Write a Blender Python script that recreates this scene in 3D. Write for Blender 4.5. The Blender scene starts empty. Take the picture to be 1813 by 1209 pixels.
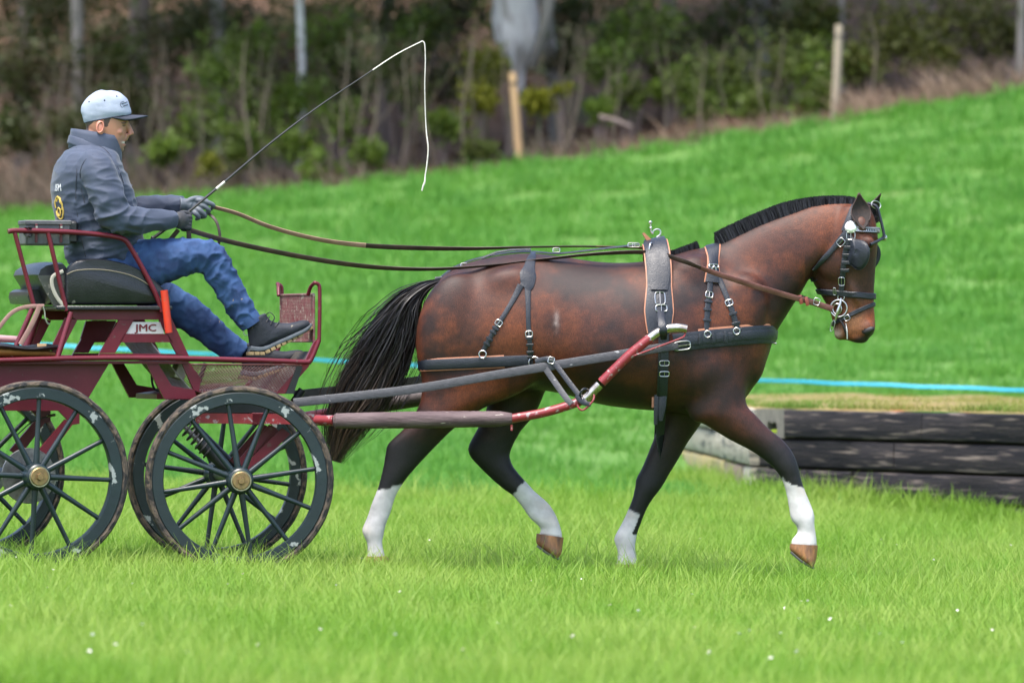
import bpy, math, random
import numpy as np
from mathutils import Vector, Matrix
from mathutils.bvhtree import BVHTree
from mathutils import noise as mnoise

random.seed(7); np.random.seed(7)
S = bpy.context.scene
COL = S.collection
R = math.radians

# ------------------------------------------------------------------ camera
FPX, CX, CY, DIST, CAMZ = 10072.0, 906.5, 604.5, 28.3, 1.16      # photograph pixels, metres
cam_d = bpy.data.cameras.new('camera'); cam = bpy.data.objects.new('camera', cam_d); COL.objects.link(cam)
cam.location = (0, -DIST, CAMZ); cam.rotation_euler = (R(90), 0, 0)
cam_d.sensor_width = 36; cam_d.lens = 200; cam_d.clip_start = 1; cam_d.clip_end = 2000
cam_d.dof.use_dof = True; cam_d.dof.focus_distance = DIST - 0.3; cam_d.dof.aperture_fstop = 3.2
S.camera = cam
# ------------------------------------------------------------------ sky, sun, exposure
SUN_EL, SUN_AZ = 68, 240          # azimuth of the sun seen from above, degrees from +x counter-clockwise
w = bpy.data.worlds.new('World'); S.world = w; w.use_nodes = True
nt = w.node_tree; nt.nodes.clear()
sky = nt.nodes.new('ShaderNodeTexSky'); sky.sky_type = 'NISHITA'; sky.sun_disc = False
sky.sun_elevation = R(SUN_EL); sky.sun_rotation = R(90 - SUN_AZ)
sky.air_density = 1.0; sky.dust_density = 3.0; sky.ozone_density = 1.0
bg = nt.nodes.new('ShaderNodeBackground'); bg.inputs[1].default_value = 0.13
ow = nt.nodes.new('ShaderNodeOutputWorld')
nt.links.new(sky.outputs[0], bg.inputs[0]); nt.links.new(bg.outputs[0], ow.inputs[0])
sd = bpy.data.lights.new('sun', 'SUN'); sun = bpy.data.objects.new('sun', sd); COL.objects.link(sun)
sd.energy = 1.5; sd.angle = R(22); sd.color = (1, 0.965, 0.91)
_sdir = Vector((math.cos(R(SUN_EL)) * math.cos(R(SUN_AZ)), math.cos(R(SUN_EL)) * math.sin(R(SUN_AZ)), math.sin(R(SUN_EL))))
sun.rotation_euler = _sdir.to_track_quat('Z', 'Y').to_euler(); sun.location = (0, 0, 20)
S.view_settings.view_transform = 'Standard'; S.view_settings.look = 'None'
S.view_settings.exposure = 1.85; S.view_settings.gamma = 1; S.view_settings.use_curve_mapping = False
S.render.engine = 'CYCLES'
S.cycles.max_bounces = 5; S.cycles.diffuse_bounces = 3; S.cycles.glossy_bounces = 2; S.cycles.transmission_bounces = 3
S.cycles.transparent_max_bounces = 4; S.cycles.use_denoising = True; S.cycles.caustics_reflective = False; S.cycles.caustics_refractive = False

# ------------------------------------------------------------------ pixel geometry
CAMP = Vector((0, -DIST, CAMZ))
def ray(px, py):
    return Vector(((px - CX) / FPX, 1.0, -(py - CY) / FPX))
def P(px, py, Y):
    return CAMP + ray(px, py) * (Y + DIST)
def to_px(v):
    s = FPX / (v[:, 1] + DIST)
    return CX + v[:, 0] * s, CY - (v[:, 2] - CAMZ) * s
class Frame:
    """upright local frame: u along heading, v to the left (away from camera), w up"""
    def __init__(self, o, yaw):
        self.o = Vector(o); a = R(yaw); self.yaw = a
        self.f = Vector((math.cos(a), math.sin(a), 0)); self.l = Vector((-math.sin(a), math.cos(a), 0)); self.z = Vector((0, 0, 1))
    def pt(self, px, py, v=0.0):
        d = ray(px, py); t = (v - (CAMP - self.o).dot(self.l)) / d.dot(self.l)
        return CAMP + d * t
    def L(self, u, v, w):
        return self.o + self.f * u + self.l * v + self.z * w
W0 = Frame((0, 0, 0), 0)

def sstep(a, b, x):
    t = min(1, max(0, (x - a) / (b - a))); return t * t * (3 - 2 * t)
def rise_base(x, y):
    z = -0.02 - 0.03 * x * (1 - sstep(10, 30, y))
    if y > 0: z += 0.0016 * min(y, 46) ** 2
    z += (0.15 if x > 0 else 0.09) * x * sstep(12, 46, y)
    return z
def edge_y(x):
    return 46.0 + 0.8 * math.sin(x * 0.9 + 1) + 0.5 * math.sin(x * 2.3)
def height(x, y):
    xx = max(-14, min(14, x))
    z = rise_base(xx, min(y, 46.5))
    if y > 46: z += 0.06 * (min(y, 55) - 46) + 0.55 * max(0, min(y, 90) - 55) + 0.12 * max(0, y - 90)
    if 8 < y < 24: z -= 0.30 * math.exp(-((xx - 0.8) / 1.1) ** 2 - ((y - 15) / 3.2) ** 2)
    z += 0.018 * mnoise.noise(Vector((x * 0.6, y * 0.6, 0))) * (1 if y > 3 or y < -3 else 0.4)
    if y > 12: z += 0.10 * mnoise.noise(Vector((x * 0.16, y * 0.16, 5))) * sstep(12, 25, y)
    return z
def ground_hit(px, py):
    d = ray(px, py); t = 12.0
    while t < 140:
        p = CAMP + d * t
        if p.z < height(p.x, p.y): return p
        t += 0.05
    return CAMP + d * 140

# ------------------------------------------------------------------ materials
def nodes_of(m):
    m.use_nodes = True; n = m.node_tree; n.nodes.clear(); return n
MATS = {}
def mat(name, c1, c2=None, scale=8, rough=0.6, bump=0, metal=0, spec=0.5, rough2=None, stretch=(1, 1, 1), detail=6, lo=0.35, hi=0.65,
        spots=None, spot_scale=20, spot_lo=0.62, spot_hi=0.66, bscale=None, sheen=0, coat=0):
    if name in MATS: return MATS[name]
    m = bpy.data.materials.new(name); n = nodes_of(m); N = n.nodes.new; L = n.links.new
    out = N('ShaderNodeOutputMaterial'); b = N('ShaderNodeBsdfPrincipled'); L(b.outputs[0], out.inputs[0])
    b.inputs['Roughness'].default_value = rough; b.inputs['Metallic'].default_value = metal
    b.inputs['Specular IOR Level'].default_value = spec
    if sheen: b.inputs['Sheen Weight'].default_value = sheen; b.inputs['Sheen Roughness'].default_value = 0.5
    if coat: b.inputs['Coat Weight'].default_value = coat; b.inputs['Coat Roughness'].default_value = 0.2
    tc = N('ShaderNodeTexCoord'); mp = N('ShaderNodeMapping'); mp.inputs['Scale'].default_value = stretch
    L(tc.outputs['Object'], mp.inputs[0])
    nz = N('ShaderNodeTexNoise'); nz.inputs['Scale'].default_value = scale; nz.inputs['Detail'].default_value = detail; nz.inputs['Roughness'].default_value = 0.65
    L(mp.outputs[0], nz.inputs[0])
    rp = N('ShaderNodeMapRange'); rp.inputs[1].default_value = lo; rp.inputs[2].default_value = hi
    L(nz.outputs[0], rp.inputs[0])
    mx = N('ShaderNodeMix'); mx.data_type = 'RGBA'
    mx.inputs[6].default_value = (*c1, 1); mx.inputs[7].default_value = (*(c2 or c1), 1); L(rp.outputs[0], mx.inputs[0])
    last = mx.outputs[2]
    if spots:
        n2 = N('ShaderNodeTexNoise'); n2.inputs['Scale'].default_value = spot_scale; n2.inputs['Detail'].default_value = 5; L(mp.outputs[0], n2.inputs[0])
        r2 = N('ShaderNodeMapRange'); r2.inputs[1].default_value = spot_lo; r2.inputs[2].default_value = spot_hi; L(n2.outputs[0], r2.inputs[0])
        m2 = N('ShaderNodeMix'); m2.data_type = 'RGBA'; L(r2.outputs[0], m2.inputs[0]); L(last, m2.inputs[6]); m2.inputs[7].default_value = (*spots, 1)
        last = m2.outputs[2]
    L(last, b.inputs['Base Color'])
    if rough2 is not None:
        rr = N('ShaderNodeMapRange'); rr.inputs[3].default_value = rough; rr.inputs[4].default_value = rough2; L(rp.outputs[0], rr.inputs[0]); L(rr.outputs[0], b.inputs['Roughness'])
    if bump:
        n3 = N('ShaderNodeTexNoise'); n3.inputs['Scale'].default_value = bscale or scale * 4; n3.inputs['Detail'].default_value = 4; L(mp.outputs[0], n3.inputs[0])
        bp = N('ShaderNodeBump'); bp.inputs['Strength'].default_value = bump; bp.inputs['Distance'].default_value = 0.01; L(n3.outputs[0], bp.inputs['Height']); L(bp.outputs[0], b.inputs['Normal'])
    MATS[name] = m; return m

def leafmat(name, c1, c2, trans=0.35, rough=0.55, c3=None, attr=False):
    """leaf or blade: colour varies per instance and per piece, a share of the light passes through"""
    if name in MATS: return MATS[name]
    m = bpy.data.materials.new(name); n = nodes_of(m); N = n.nodes.new; L = n.links.new
    out = N('ShaderNodeOutputMaterial'); b = N('ShaderNodeBsdfPrincipled'); t = N('ShaderNodeBsdfTranslucent'); ms = N('ShaderNodeMixShader')
    b.inputs['Roughness'].default_value = rough; b.inputs['Specular IOR Level'].default_value = 0.3
    ms.inputs[0].default_value = trans; L(b.outputs[0], ms.inputs[1]); L(t.outputs[0], ms.inputs[2]); L(ms.outputs[0], out.inputs[0])
    ge = N('ShaderNodeNewGeometry'); mx = N('ShaderNodeMix'); mx.data_type = 'RGBA'
    mx.inputs[6].default_value = (*c1, 1); mx.inputs[7].default_value = (*c2, 1)
    L(ge.outputs['Random Per Island'], mx.inputs[0]); last = mx.outputs[2]
    if c3:
        nz = N('ShaderNodeTexNoise'); nz.inputs['Scale'].default_value = 0.9; nz.inputs['Detail'].default_value = 4; L(ge.outputs['Position'], nz.inputs[0])
        rp = N('ShaderNodeMapRange'); rp.inputs[1].default_value = 0.42; rp.inputs[2].default_value = 0.62; L(nz.outputs[0], rp.inputs[0])
        m2 = N('ShaderNodeMix'); m2.data_type = 'RGBA'; L(rp.outputs[0], m2.inputs[0]); L(last, m2.inputs[6]); m2.inputs[7].default_value = (*c3, 1); last = m2.outputs[2]
    L(last, b.inputs['Base Color']); L(last, t.inputs[0])
    MATS[name] = m; return m

# ------------------------------------------------------------------ things
def origin_of(o):
    v = Vector((0, 0, 0))
    while o is not None: v += o.location; o = o.parent
    return v
def empty(name, loc, label, cat, group=None):
    o = bpy.data.objects.new(name, None); COL.objects.link(o); o.location = loc; o.empty_display_size = 0.1
    o['label'] = label; o['category'] = cat
    if group: o['group'] = group
    return o
def tag(o, label=None, cat=None, group=None, kind=None):
    if label: o['label'] = label
    if cat: o['category'] = cat
    if group: o['group'] = group
    if kind: o['kind'] = kind
    return o
def link_mesh(name, me, material, parent=None, smooth=True, world=True):
    if material and not me.materials: me.materials.append(material)
    if smooth:
        me.polygons.foreach_set('use_smooth', np.ones(len(me.polygons), dtype=bool))
        if len(me.polygons) < 6000: me.set_sharp_from_angle(angle=R(38))
    o = bpy.data.objects.new(name, me); COL.objects.link(o)
    if parent is not None:
        o.parent = parent
        if world: o.location = -origin_of(parent)
    return o
def raw_mesh(name, v, f):
    me = bpy.data.meshes.new(name); me.from_pydata([tuple(p) for p in v], [], [tuple(q) for q in f]); me.update(); return me
def np_mesh(name, v, f):
    """fast mesh from numpy vertices (n,3) and faces (m,k)"""
    v = np.asarray(v, np.float32); f = np.asarray(f, np.int32); k = f.shape[1]
    me = bpy.data.meshes.new(name); me.vertices.add(len(v)); me.vertices.foreach_set('co', v.ravel())
    me.loops.add(f.size); me.loops.foreach_set('vertex_index', f.ravel())
    me.polygons.add(len(f)); me.polygons.foreach_set('loop_start', np.arange(0, f.size, k, dtype=np.int32))
    me.update(calc_edges=True); me.validate(); return me
def point_color(me, cols, name='Col'):
    a = me.color_attributes.new(name, 'FLOAT_COLOR', 'POINT')
    c = np.ones((len(me.vertices), 4), np.float32); c[:, :3] = cols; a.data.foreach_set('color', c.ravel())

def catmull(pts, n):
    pts = [np.asarray(p, float) for p in pts]
    if len(pts) < 3:
        return [pts[0] + (pts[-1] - pts[0]) * i / n for i in range(n + 1)]
    seg = len(pts) - 1; out = []
    ext = [2 * pts[0] - pts[1]] + pts + [2 * pts[-1] - pts[-2]]
    for i in range(n + 1):
        t = i / n * seg; k = min(int(t), seg - 1); u = t - k
        p0, p1, p2, p3 = ext[k:k + 4]
        out.append(0.5 * (2 * p1 + (p2 - p0) * u + (2 * p0 - 5 * p1 + 4 * p2 - p3) * u * u + (3 * p1 - p0 - 3 * p2 + p3) * u ** 3))
    return out
def vcat(pts, n): return [Vector(p) for p in catmull([tuple(p) for p in pts], n)]

class MB:
    """collects shapes, builds ONE mesh object"""
    def __init__(self): self.v = []; self.f = []
    def add(self, v, f):
        b = len(self.v); self.v += [Vector(p) for p in v]; self.f += [[i + b for i in q] for q in f]; return self
    def tube(self, pts, r, n=8, cap=True, flat=1.0, up=None):
        pts = [Vector(p) for p in pts]; m = len(pts)
        if not hasattr(r, '__len__'): r = [r] * m
        elif len(r) != m: r = [float(x) for x in np.interp(np.linspace(0, 1, m), np.linspace(0, 1, len(r)), r)]
        tan = []
        for i in range(m):
            t = pts[min(i + 1, m - 1)] - pts[max(i - 1, 0)]
            tan.append(t.normalized() if t.length > 1e-9 else Vector((0, 0, 1)))
        a = up.copy() if up is not None else (Vector((0, 0, 1)) if abs(tan[0].z) < 0.9 else Vector((1, 0, 0)))
        V = []; Fc = []
        for i in range(m):
            a = (a - tan[i] * a.dot(tan[i])).normalized(); b = tan[i].cross(a)
            for k in range(n):
                th = 2 * math.pi * k / n
                V.append(pts[i] + a * (math.cos(th) * r[i]) + b * (math.sin(th) * r[i] * flat))
        for i in range(m - 1):
            for k in range(n):
                Fc.append([i * n + k, i * n + (k + 1) % n, (i + 1) * n + (k + 1) % n, (i + 1) * n + k])
        if cap:
            Fc.append(list(range(n))[::-1]); Fc.append(list(range((m - 1) * n, m * n)))
        return self.add(V, Fc)
    def ring(self, pts, r, n=6):
        """closed tube"""
        pts = [Vector(p) for p in pts]; m = len(pts); V = []; Fc = []
        c = sum(pts, Vector()) / m
        nrm = (pts[0] - c).cross(pts[m // 4] - c).normalized()
        for i in range(m):
            t = (pts[(i + 1) % m] - pts[i - 1]).normalized(); b = t.cross(nrm).normalized()
            for k in range(n):
                th = 2 * math.pi * k / n; V.append(pts[i] + nrm * (math.cos(th) * r) + b * (math.sin(th) * r))
        for i in range(m):
            j = (i + 1) % m
            for k in range(n): Fc.append([i * n + k, i * n + (k + 1) % n, j * n + (k + 1) % n, j * n + k])
        return self.add(V, Fc)
    def box(self, c, ex, ey, ez, bev=0.0):
        """c centre, ex/ey/ez half-axis vectors; chamfered edges when bev"""
        c = Vector(c); ex, ey, ez = Vector(ex), Vector(ey), Vector(ez)
        if not bev:
            V = [c + ex * i + ey * j + ez * k for k in (-1, 1) for j in (-1, 1) for i in (-1, 1)]
            return self.add(V, [[0, 2, 3, 1], [4, 5, 7, 6], [0, 1, 5, 4], [2, 6, 7, 3], [0, 4, 6, 2], [1, 3, 7, 5]])
        A = [ex, ey, ez]; n = [a.normalized() for a in A]; l = [a.length for a in A]
        V = []; idx = {}
        for sx in (-1, 1):
            for sy in (-1, 1):
                for sz in (-1, 1):
                    sg = (sx, sy, sz)
                    for ax in range(3):
                        p = c.copy()
                        for q in range(3): p += n[q] * sg[q] * (l[q] if q == ax else l[q] - bev)
                        idx[(sg, ax)] = len(V); V.append(p)
        Fc = []
        for ax in range(3):
            o1, o2 = [q for q in range(3) if q != ax]
            for s in (-1, 1):
                quad = []
                for a, b in ((-1, -1), (1, -1), (1, 1), (-1, 1)):
                    sg = [0, 0, 0]; sg[ax] = s; sg[o1] = a; sg[o2] = b; quad.append(idx[(tuple(sg), ax)])
                Fc.append(quad)
        for ax in range(3):           # edge chamfers along axis ax
            o1, o2 = [q for q in range(3) if q != ax]
            for a in (-1, 1):
                for b in (-1, 1):
                    s0 = [0, 0, 0]; s0[o1] = a; s0[o2] = b; s1 = list(s0); s0[ax] = -1; s1[ax] = 1
                    Fc.append([idx[(tuple(s0), o1)], idx[(tuple(s1), o1)], idx[(tuple(s1), o2)], idx[(tuple(s0), o2)]])
        for sg in {k[0] for k in idx}: Fc.append([idx[(sg, 0)], idx[(sg, 1)], idx[(sg, 2)]])
        return self.add(V, Fc)
    def plate(self, pts, off, hole=None):
        """polygon (list of Vectors) thickened by vector off, optional hole polygon with same count"""
        pts = [Vector(p) for p in pts]; n = len(pts); off = Vector(off)
        if hole is None:
            V = pts + [p + off for p in pts]
            Fc = [list(range(n))[::-1], list(range(n, 2 * n))] + [[i, (i + 1) % n, n + (i + 1) % n, n + i] for i in range(n)]
        else:
            h = [Vector(p) for p in hole]; V = pts + h + [p + off for p in pts] + [p + off for p in h]; Fc = []
            for i in range(n):
                j = (i + 1) % n
                Fc += [[i, j, n + j, n + i][::-1], [2 * n + i, 2 * n + j, 3 * n + j, 3 * n + i], [i, j, 2 * n + j, 2 * n + i], [n + i, n + j, 3 * n + j, 3 * n + i][::-1]]
        return self.add(V, Fc)
    def ribbon(self, pts, nrm, wid, th, lift=0.0, prof=0.25):
        """strap: follows pts, faces nrm; rounded-edge section"""
        pts = [Vector(p) for p in pts]; m = len(pts)
        if not hasattr(wid, '__len__'): wid = [wid] * m
        elif len(wid) != m: wid = [float(x) for x in np.interp(np.linspace(0, 1, m), np.linspace(0, 1, len(wid)), wid)]
        V = []; Fc = []
        sec = [(-1, 0), (-1, .6), (-1 + prof, 1), (1 - prof, 1), (1, .6), (1, 0)]; k = len(sec)
        for i in range(m):
            t = (pts[min(i + 1, m - 1)] - pts[max(i - 1, 0)]).normalized(); nn = Vector(nrm[i]); nn = (nn - t * nn.dot(t)).normalized(); s = t.cross(nn)
            for a, b in sec: V.append(pts[i] + s * (a * wid[i] / 2) + nn * (lift + b * th))
        for i in range(m - 1):
            for q in range(k): Fc.append([i * k + q, i * k + (q + 1) % k, (i + 1) * k + (q + 1) % k, (i + 1) * k + q])
        Fc.append(list(range(k))[::-1]); Fc.append(list(range((m - 1) * k, m * k)))
        return self.add(V, Fc)
    def lathe(self, c, axis, prof, n=24, ref=None):
        """prof: list of (radius, along axis)"""
        c = Vector(c); ax = Vector(axis).normalized(); a = Vector(ref) if ref is not None else (Vector((0, 0, 1)) if abs(ax.z) < .9 else Vector((1, 0, 0)))
        a = (a - ax * a.dot(ax)).normalized(); b = ax.cross(a); V = []; Fc = []
        for r, h in prof:
            for k in range(n):
                th = 2 * math.pi * k / n; V.append(c + ax * h + a * (math.cos(th) * r) + b * (math.sin(th) * r))
        for i in range(len(prof) - 1):
            for k in range(n): Fc.append([i * n + k, i * n + (k + 1) % n, (i + 1) * n + (k + 1) % n, (i + 1) * n + k])
        Fc.append(list(range(n))[::-1]); Fc.append(list(range((len(prof) - 1) * n, len(prof) * n)))
        return self.add(V, Fc)
    def ellipsoid(self, c, ax, ay, az, n=20, m=12):
        c = Vector(c); V = []; Fc = []
        for i in range(m + 1):
            ph = math.pi * i / m
            for k in range(n):
                th = 2 * math.pi * k / n
                V.append(c + Vector(ax) * (math.sin(ph) * math.cos(th)) + Vector(ay) * (math.sin(ph) * math.sin(th)) + Vector(az) * math.cos(ph))
        for i in range(m):
            for k in range(n): Fc.append([i * n + k, (i + 1) * n + k, (i + 1) * n + (k + 1) % n, i * n + (k + 1) % n])
        return self.add(V, Fc)
    def loft(self, fr, st, n=28, sub=6, egg=0.0, cap=True, p=1.0):
        """st: list of (ax, ay, bx, by, halfwidth, v): outline pixel pair at plane v of frame fr"""
        rows = catmull(st, (len(st) - 1) * sub); V = []; Fc = []
        for q in rows:
            a = fr.pt(q[0], q[1], q[5]); b = fr.pt(q[2], q[3], q[5]); c = (a + b) / 2; h = (a - b) / 2; w = q[4]
            for k in range(n):
                th = 2 * math.pi * k / n; cs, sn = math.cos(th), math.sin(th)
                cs = math.copysign(abs(cs) ** p, cs); sn2 = math.copysign(abs(sn) ** p, sn)
                V.append(c + h * cs + fr.l * (w * sn2 * (1 - egg * cs)))
        m = len(rows)
        for i in range(m - 1):
            for k in range(n): Fc.append([i * n + k, i * n + (k + 1) % n, (i + 1) * n + (k + 1) % n, (i + 1) * n + k])
        if cap:
            for base in (0, (m - 1) * n):
                cen = sum((V[base + k] for k in range(n)), Vector()) / n; ci = len(V); V.append(cen)
                for k in range(n): Fc.append([base + k, base + (k + 1) % n, ci] if base else [base + (k + 1) % n, base + k, ci])
        return self.add(V, Fc)
    def build(self, name, material, parent=None, smooth=True):
        return link_mesh(name, raw_mesh(name, self.v, self.f), material, parent, smooth)

class Multi:
    """like MB, but every shape becomes an object of its own"""
    def __init__(self): self.m = []
    def new(self): self.m.append(MB()); return self.m[-1]
    def ring(self, *a, **k): self.new().ring(*a, **k)
    def tube(self, *a, **k): self.new().tube(*a, **k)
    def ellipsoid(self, *a, **k): self.new().ellipsoid(*a, **k)
    def ribbon(self, *a, **k): self.new().ribbon(*a, **k)
    def build(self, name, material, parent):
        for m in self.m: m.build(name, material, parent)
        self.m = []
def buckle(mb, p, n, t, w, h, r=0.0025):
    if isinstance(mb, Multi): mb = mb.new()
    """rectangular wire frame lying on a surface: centre p, normal n, length axis t"""
    n = Vector(n).normalized(); t = Vector(t); t = (t - n * t.dot(n)).normalized(); s = t.cross(n); pts = []
    for k in range(16):
        a = 2 * math.pi * k / 16; c, q = math.cos(a), math.sin(a)
        pts.append(Vector(p) + t * (math.copysign(abs(c) ** .5, c) * h / 2) + s * (math.copysign(abs(q) ** .5, q) * w / 2))
    r *= .75
    mb.ring(pts, r, 6); mb.tube([Vector(p) - t * h * .45 + n * .001, Vector(p) + t * h * .5 + n * .003], r * .7, 5)

def edges_np(f):
    f = np.asarray(f); e = np.concatenate([f[:, [i, (i + 1) % f.shape[1]]] for i in range(f.shape[1])]); e.sort(axis=1); return np.unique(e, axis=0)
def smooth_np(v, f, it=6, lam=0.5, mu=-0.52, wgt=None):
    e = edges_np(f); n = len(v); deg = np.bincount(e.ravel(), minlength=n).astype(float); deg[deg == 0] = 1
    for i in range(it):
        for k in (lam, mu):
            if k == 0: continue
            avg = np.zeros_like(v)
            for d in range(3):
                avg[:, d] = np.bincount(e[:, 0], v[e[:, 1], d], n) + np.bincount(e[:, 1], v[e[:, 0], d], n)
            dv = (avg / deg[:, None] - v) * k
            if wgt is not None: dv *= wgt[:, None]
            v = v + dv
    return v
def remesh(mbs, voxel):
    """union of closed shapes as one surface: voxel remesh -> numpy verts, quads"""
    mb = MB()
    for m in (mbs if isinstance(mbs, list) else [mbs]): mb.add(m.v, m.f)
    me = raw_mesh('tmp', mb.v, mb.f); o = bpy.data.objects.new('tmp', me); COL.objects.link(o)
    md = o.modifiers.new('r', 'REMESH'); md.mode = 'VOXEL'; md.voxel_size = voxel
    dg = bpy.context.evaluated_depsgraph_get(); ev = o.evaluated_get(dg); m2 = ev.to_mesh()
    v = np.empty(len(m2.vertices) * 3, np.float32); m2.vertices.foreach_get('co', v)
    ls = np.empty(len(m2.loops), np.int32); m2.loops.foreach_get('vertex_index', ls)
    ev.to_mesh_clear(); bpy.data.objects.remove(o); bpy.data.meshes.remove(me)
    return v.reshape(-1, 3).astype(float), ls.reshape(-1, 4)
def bvh_of(v, f): return BVHTree.FromPolygons([Vector(p) for p in v], [list(map(int, q)) for q in f])
def cam_hit(bvh, px, py):
    d = ray(px, py).normalized(); h = bvh.ray_cast(CAMP, d)
    return (h[0], h[1]) if h[0] is not None else (None, None)
def vsmooth(a, it):
    a = np.array([tuple(x) for x in a]);
    for _ in range(it):
        b = a.copy(); b[1:-1] = (a[:-2] + 2 * a[1:-1] + a[2:]) / 4; a = b
    return [Vector(x) for x in a]
def path_on(bvh, pix, step=5, sm=4):
    """pixel polyline laid on the body the camera sees there -> points, normals"""
    L = sum(math.dot((0, 0), (0, 0)) if False else math.hypot(pix[i + 1][0] - pix[i][0], pix[i + 1][1] - pix[i][1]) for i in range(len(pix) - 1))
    q = catmull(pix, max(6, int(L / step))); pts = []; nr = []
    for a in q:
        h, n = cam_hit(bvh, a[0], a[1])
        if h is None: continue
        pts.append(h); nr.append(n)
    return vsmooth(pts, sm), [n.normalized() for n in vsmooth(nr, sm)]
def loop_on(bvh, c, e1, e2, angs, sm=3, rmax=1.2):
    """rays towards c in plane (e1,e2): outermost hits -> points, normals pointing out"""
    pts = []; nr = []
    for a in angs:
        d = (Vector(e1) * math.cos(a) + Vector(e2) * math.sin(a)).normalized(); h = bvh.ray_cast(Vector(c) + d * rmax, -d)
        if h[0] is None: continue
        pts.append(h[0]); nr.append(h[1] if h[1].dot(d) > 0 else -h[1])
    return vsmooth(pts, sm), [n.normalized() for n in vsmooth(nr, sm)]
# ================================================================== GROUND
def axis(lo, hi, flo, fhi, fine, coarse):
    a = [flo + fine * i for i in range(int((fhi - flo) / fine) + 1)]; l = []; x = flo; st = fine
    while x > lo: st = min(coarse, st * 1.4); x -= st; l.append(x)
    r = []; x = a[-1]; st = fine
    while x < hi: st = min(coarse, st * 1.4); x += st; r.append(x)
    return l[::-1] + a + r
xs = axis(-150, 150, -10, 10, .45, 12); ys = axis(-120, 46, -12, 46, .45, 12)
def sheet(xs, ys, hf, name, m, kind='structure'):
    V = [(x, y, hf(x, y)) for y in ys for x in xs]; nx = len(xs)
    Fc = [(j * nx + i, j * nx + i + 1, (j + 1) * nx + i + 1, (j + 1) * nx + i) for j in range(len(ys) - 1) for i in range(nx - 1)]
    return tag(link_mesh(name, raw_mesh(name, V, Fc), m), kind=kind)
soil = mat('turf_soil', (.062, .150, .020), (.085, .180, .026), 1.2, .95, .4, bscale=14, spots=(.11, .17, .035), spot_scale=2.2, spot_lo=.6, spot_hi=.75)
sheet(xs, ys, height, 'meadow', soil)
litter = mat('leaf_litter', (.044, .028, .015), (.110, .060, .034), 2.6, .95, .8, bscale=9, spots=(.040, .055, .014), spot_scale=.8, spot_lo=.54, spot_hi=.66)
ysb = axis(46, 260, 46, 72, .5, 12)
def bankh(x, y):
    e = 0.25 * mnoise.noise(Vector((x * .5, y * .5, 9))) * sstep(46, 49, y); return height(x, y) + e + (.004 if y <= 46 else 0)
sheet(xs, [y for y in ysb if y >= 46], bankh, 'wooded_bank', litter)

# ================================================================== GRASS (geometry-node instances of small tufts)
def tuft(n, rad, h0, h1, wid, seed, lean=.5, segs=3):
    rg = np.random.RandomState(seed); V = []; F4 = []
    for i in range(n):
        a = rg.rand() * 6.283; r = rad * math.sqrt(rg.rand()); x, y = r * math.cos(a), r * math.sin(a); h = h0 + (h1 - h0) * rg.rand() ** 1.3; d = rg.rand() * 6.283; ln = lean * h * (.25 + rg.rand()); w_ = wid * (.7 + .6 * rg.rand())
        fd = d + 1.57 + rg.randn() * .4; b0 = len(V)
        for k in range(segs + 1):
            t = k / segs; cx = x + math.cos(d) * ln * t * t; cy = y + math.sin(d) * ln * t * t; cz = h * t * (1 - .22 * t * ln / h) - .01; ww = w_ * (1 - t ** 1.6) * .5 + .0003
            V.append((cx - math.cos(fd) * ww, cy - math.sin(fd) * ww, cz)); V.append((cx + math.cos(fd) * ww, cy + math.sin(fd) * ww, cz))
        for k in range(segs): q = b0 + 2 * k; F4.append((q, q + 1, q + 3, q + 2))
    return np_mesh('tuft', np.array(V), np.array(F4))
def scatter(name, label, pts, scl, tufts, m, kind='stuff'):
    """one object of kind stuff: points carrying scale, tufts instanced on them"""
    me = bpy.data.meshes.new(name); me.vertices.add(len(pts)); me.vertices.foreach_set('co', np.asarray(pts, np.float32).ravel())
    a = me.attributes.new('scl', 'FLOAT', 'POINT'); a.data.foreach_set('value', np.asarray(scl, np.float32))
    a = me.attributes.new('rot', 'FLOAT_VECTOR', 'POINT'); rv = np.zeros((len(pts), 3), np.float32); rv[:, 2] = np.random.rand(len(pts)) * 6.283; rv[:, 0] = np.random.randn(len(pts)) * .08; a.data.foreach_set('vector', rv.ravel())
    o = bpy.data.objects.new(name, me); COL.objects.link(o); tag(o, label=label, cat='grass', kind=kind)
    g = bpy.data.node_groups.new(name + '_nodes', 'GeometryNodeTree'); g.interface.new_socket('Geometry', in_out='INPUT', socket_type='NodeSocketGeometry'); g.interface.new_socket('Geometry', in_out='OUTPUT', socket_type='NodeSocketGeometry')
    N = g.nodes.new; L = g.links.new; gi = N('NodeGroupInput'); go = N('NodeGroupOutput'); mp = N('GeometryNodeMeshToPoints'); L(gi.outputs[0], mp.inputs['Mesh'])
    gti = N('GeometryNodeGeometryToInstance')
    for k, t in enumerate(tufts):
        t.materials.clear(); t.materials.append(m); ob = bpy.data.objects.new(name + '_tuft', t)
        oi = N('GeometryNodeObjectInfo'); oi.inputs[0].default_value = ob; oi.inputs['As Instance'].default_value = True
        L(oi.outputs['Geometry'], gti.inputs[0])
    ip = N('GeometryNodeInstanceOnPoints'); L(mp.outputs[0], ip.inputs['Points']); L(gti.outputs[0], ip.inputs['Instance']); ip.inputs['Pick Instance'].default_value = True
    rs = N('GeometryNodeInputNamedAttribute'); rs.data_type = 'FLOAT'; rs.inputs[0].default_value = 'scl'; L(rs.outputs[0], ip.inputs['Scale'])
    rr = N('GeometryNodeInputNamedAttribute'); rr.data_type = 'FLOAT_VECTOR'; rr.inputs[0].default_value = 'rot'; L(rr.outputs[0], ip.inputs['Rotation'])
    L(ip.outputs[0], go.inputs[0]); md = o.modifiers.new('scatter', 'NODES'); md.node_group = g
    return o
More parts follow.
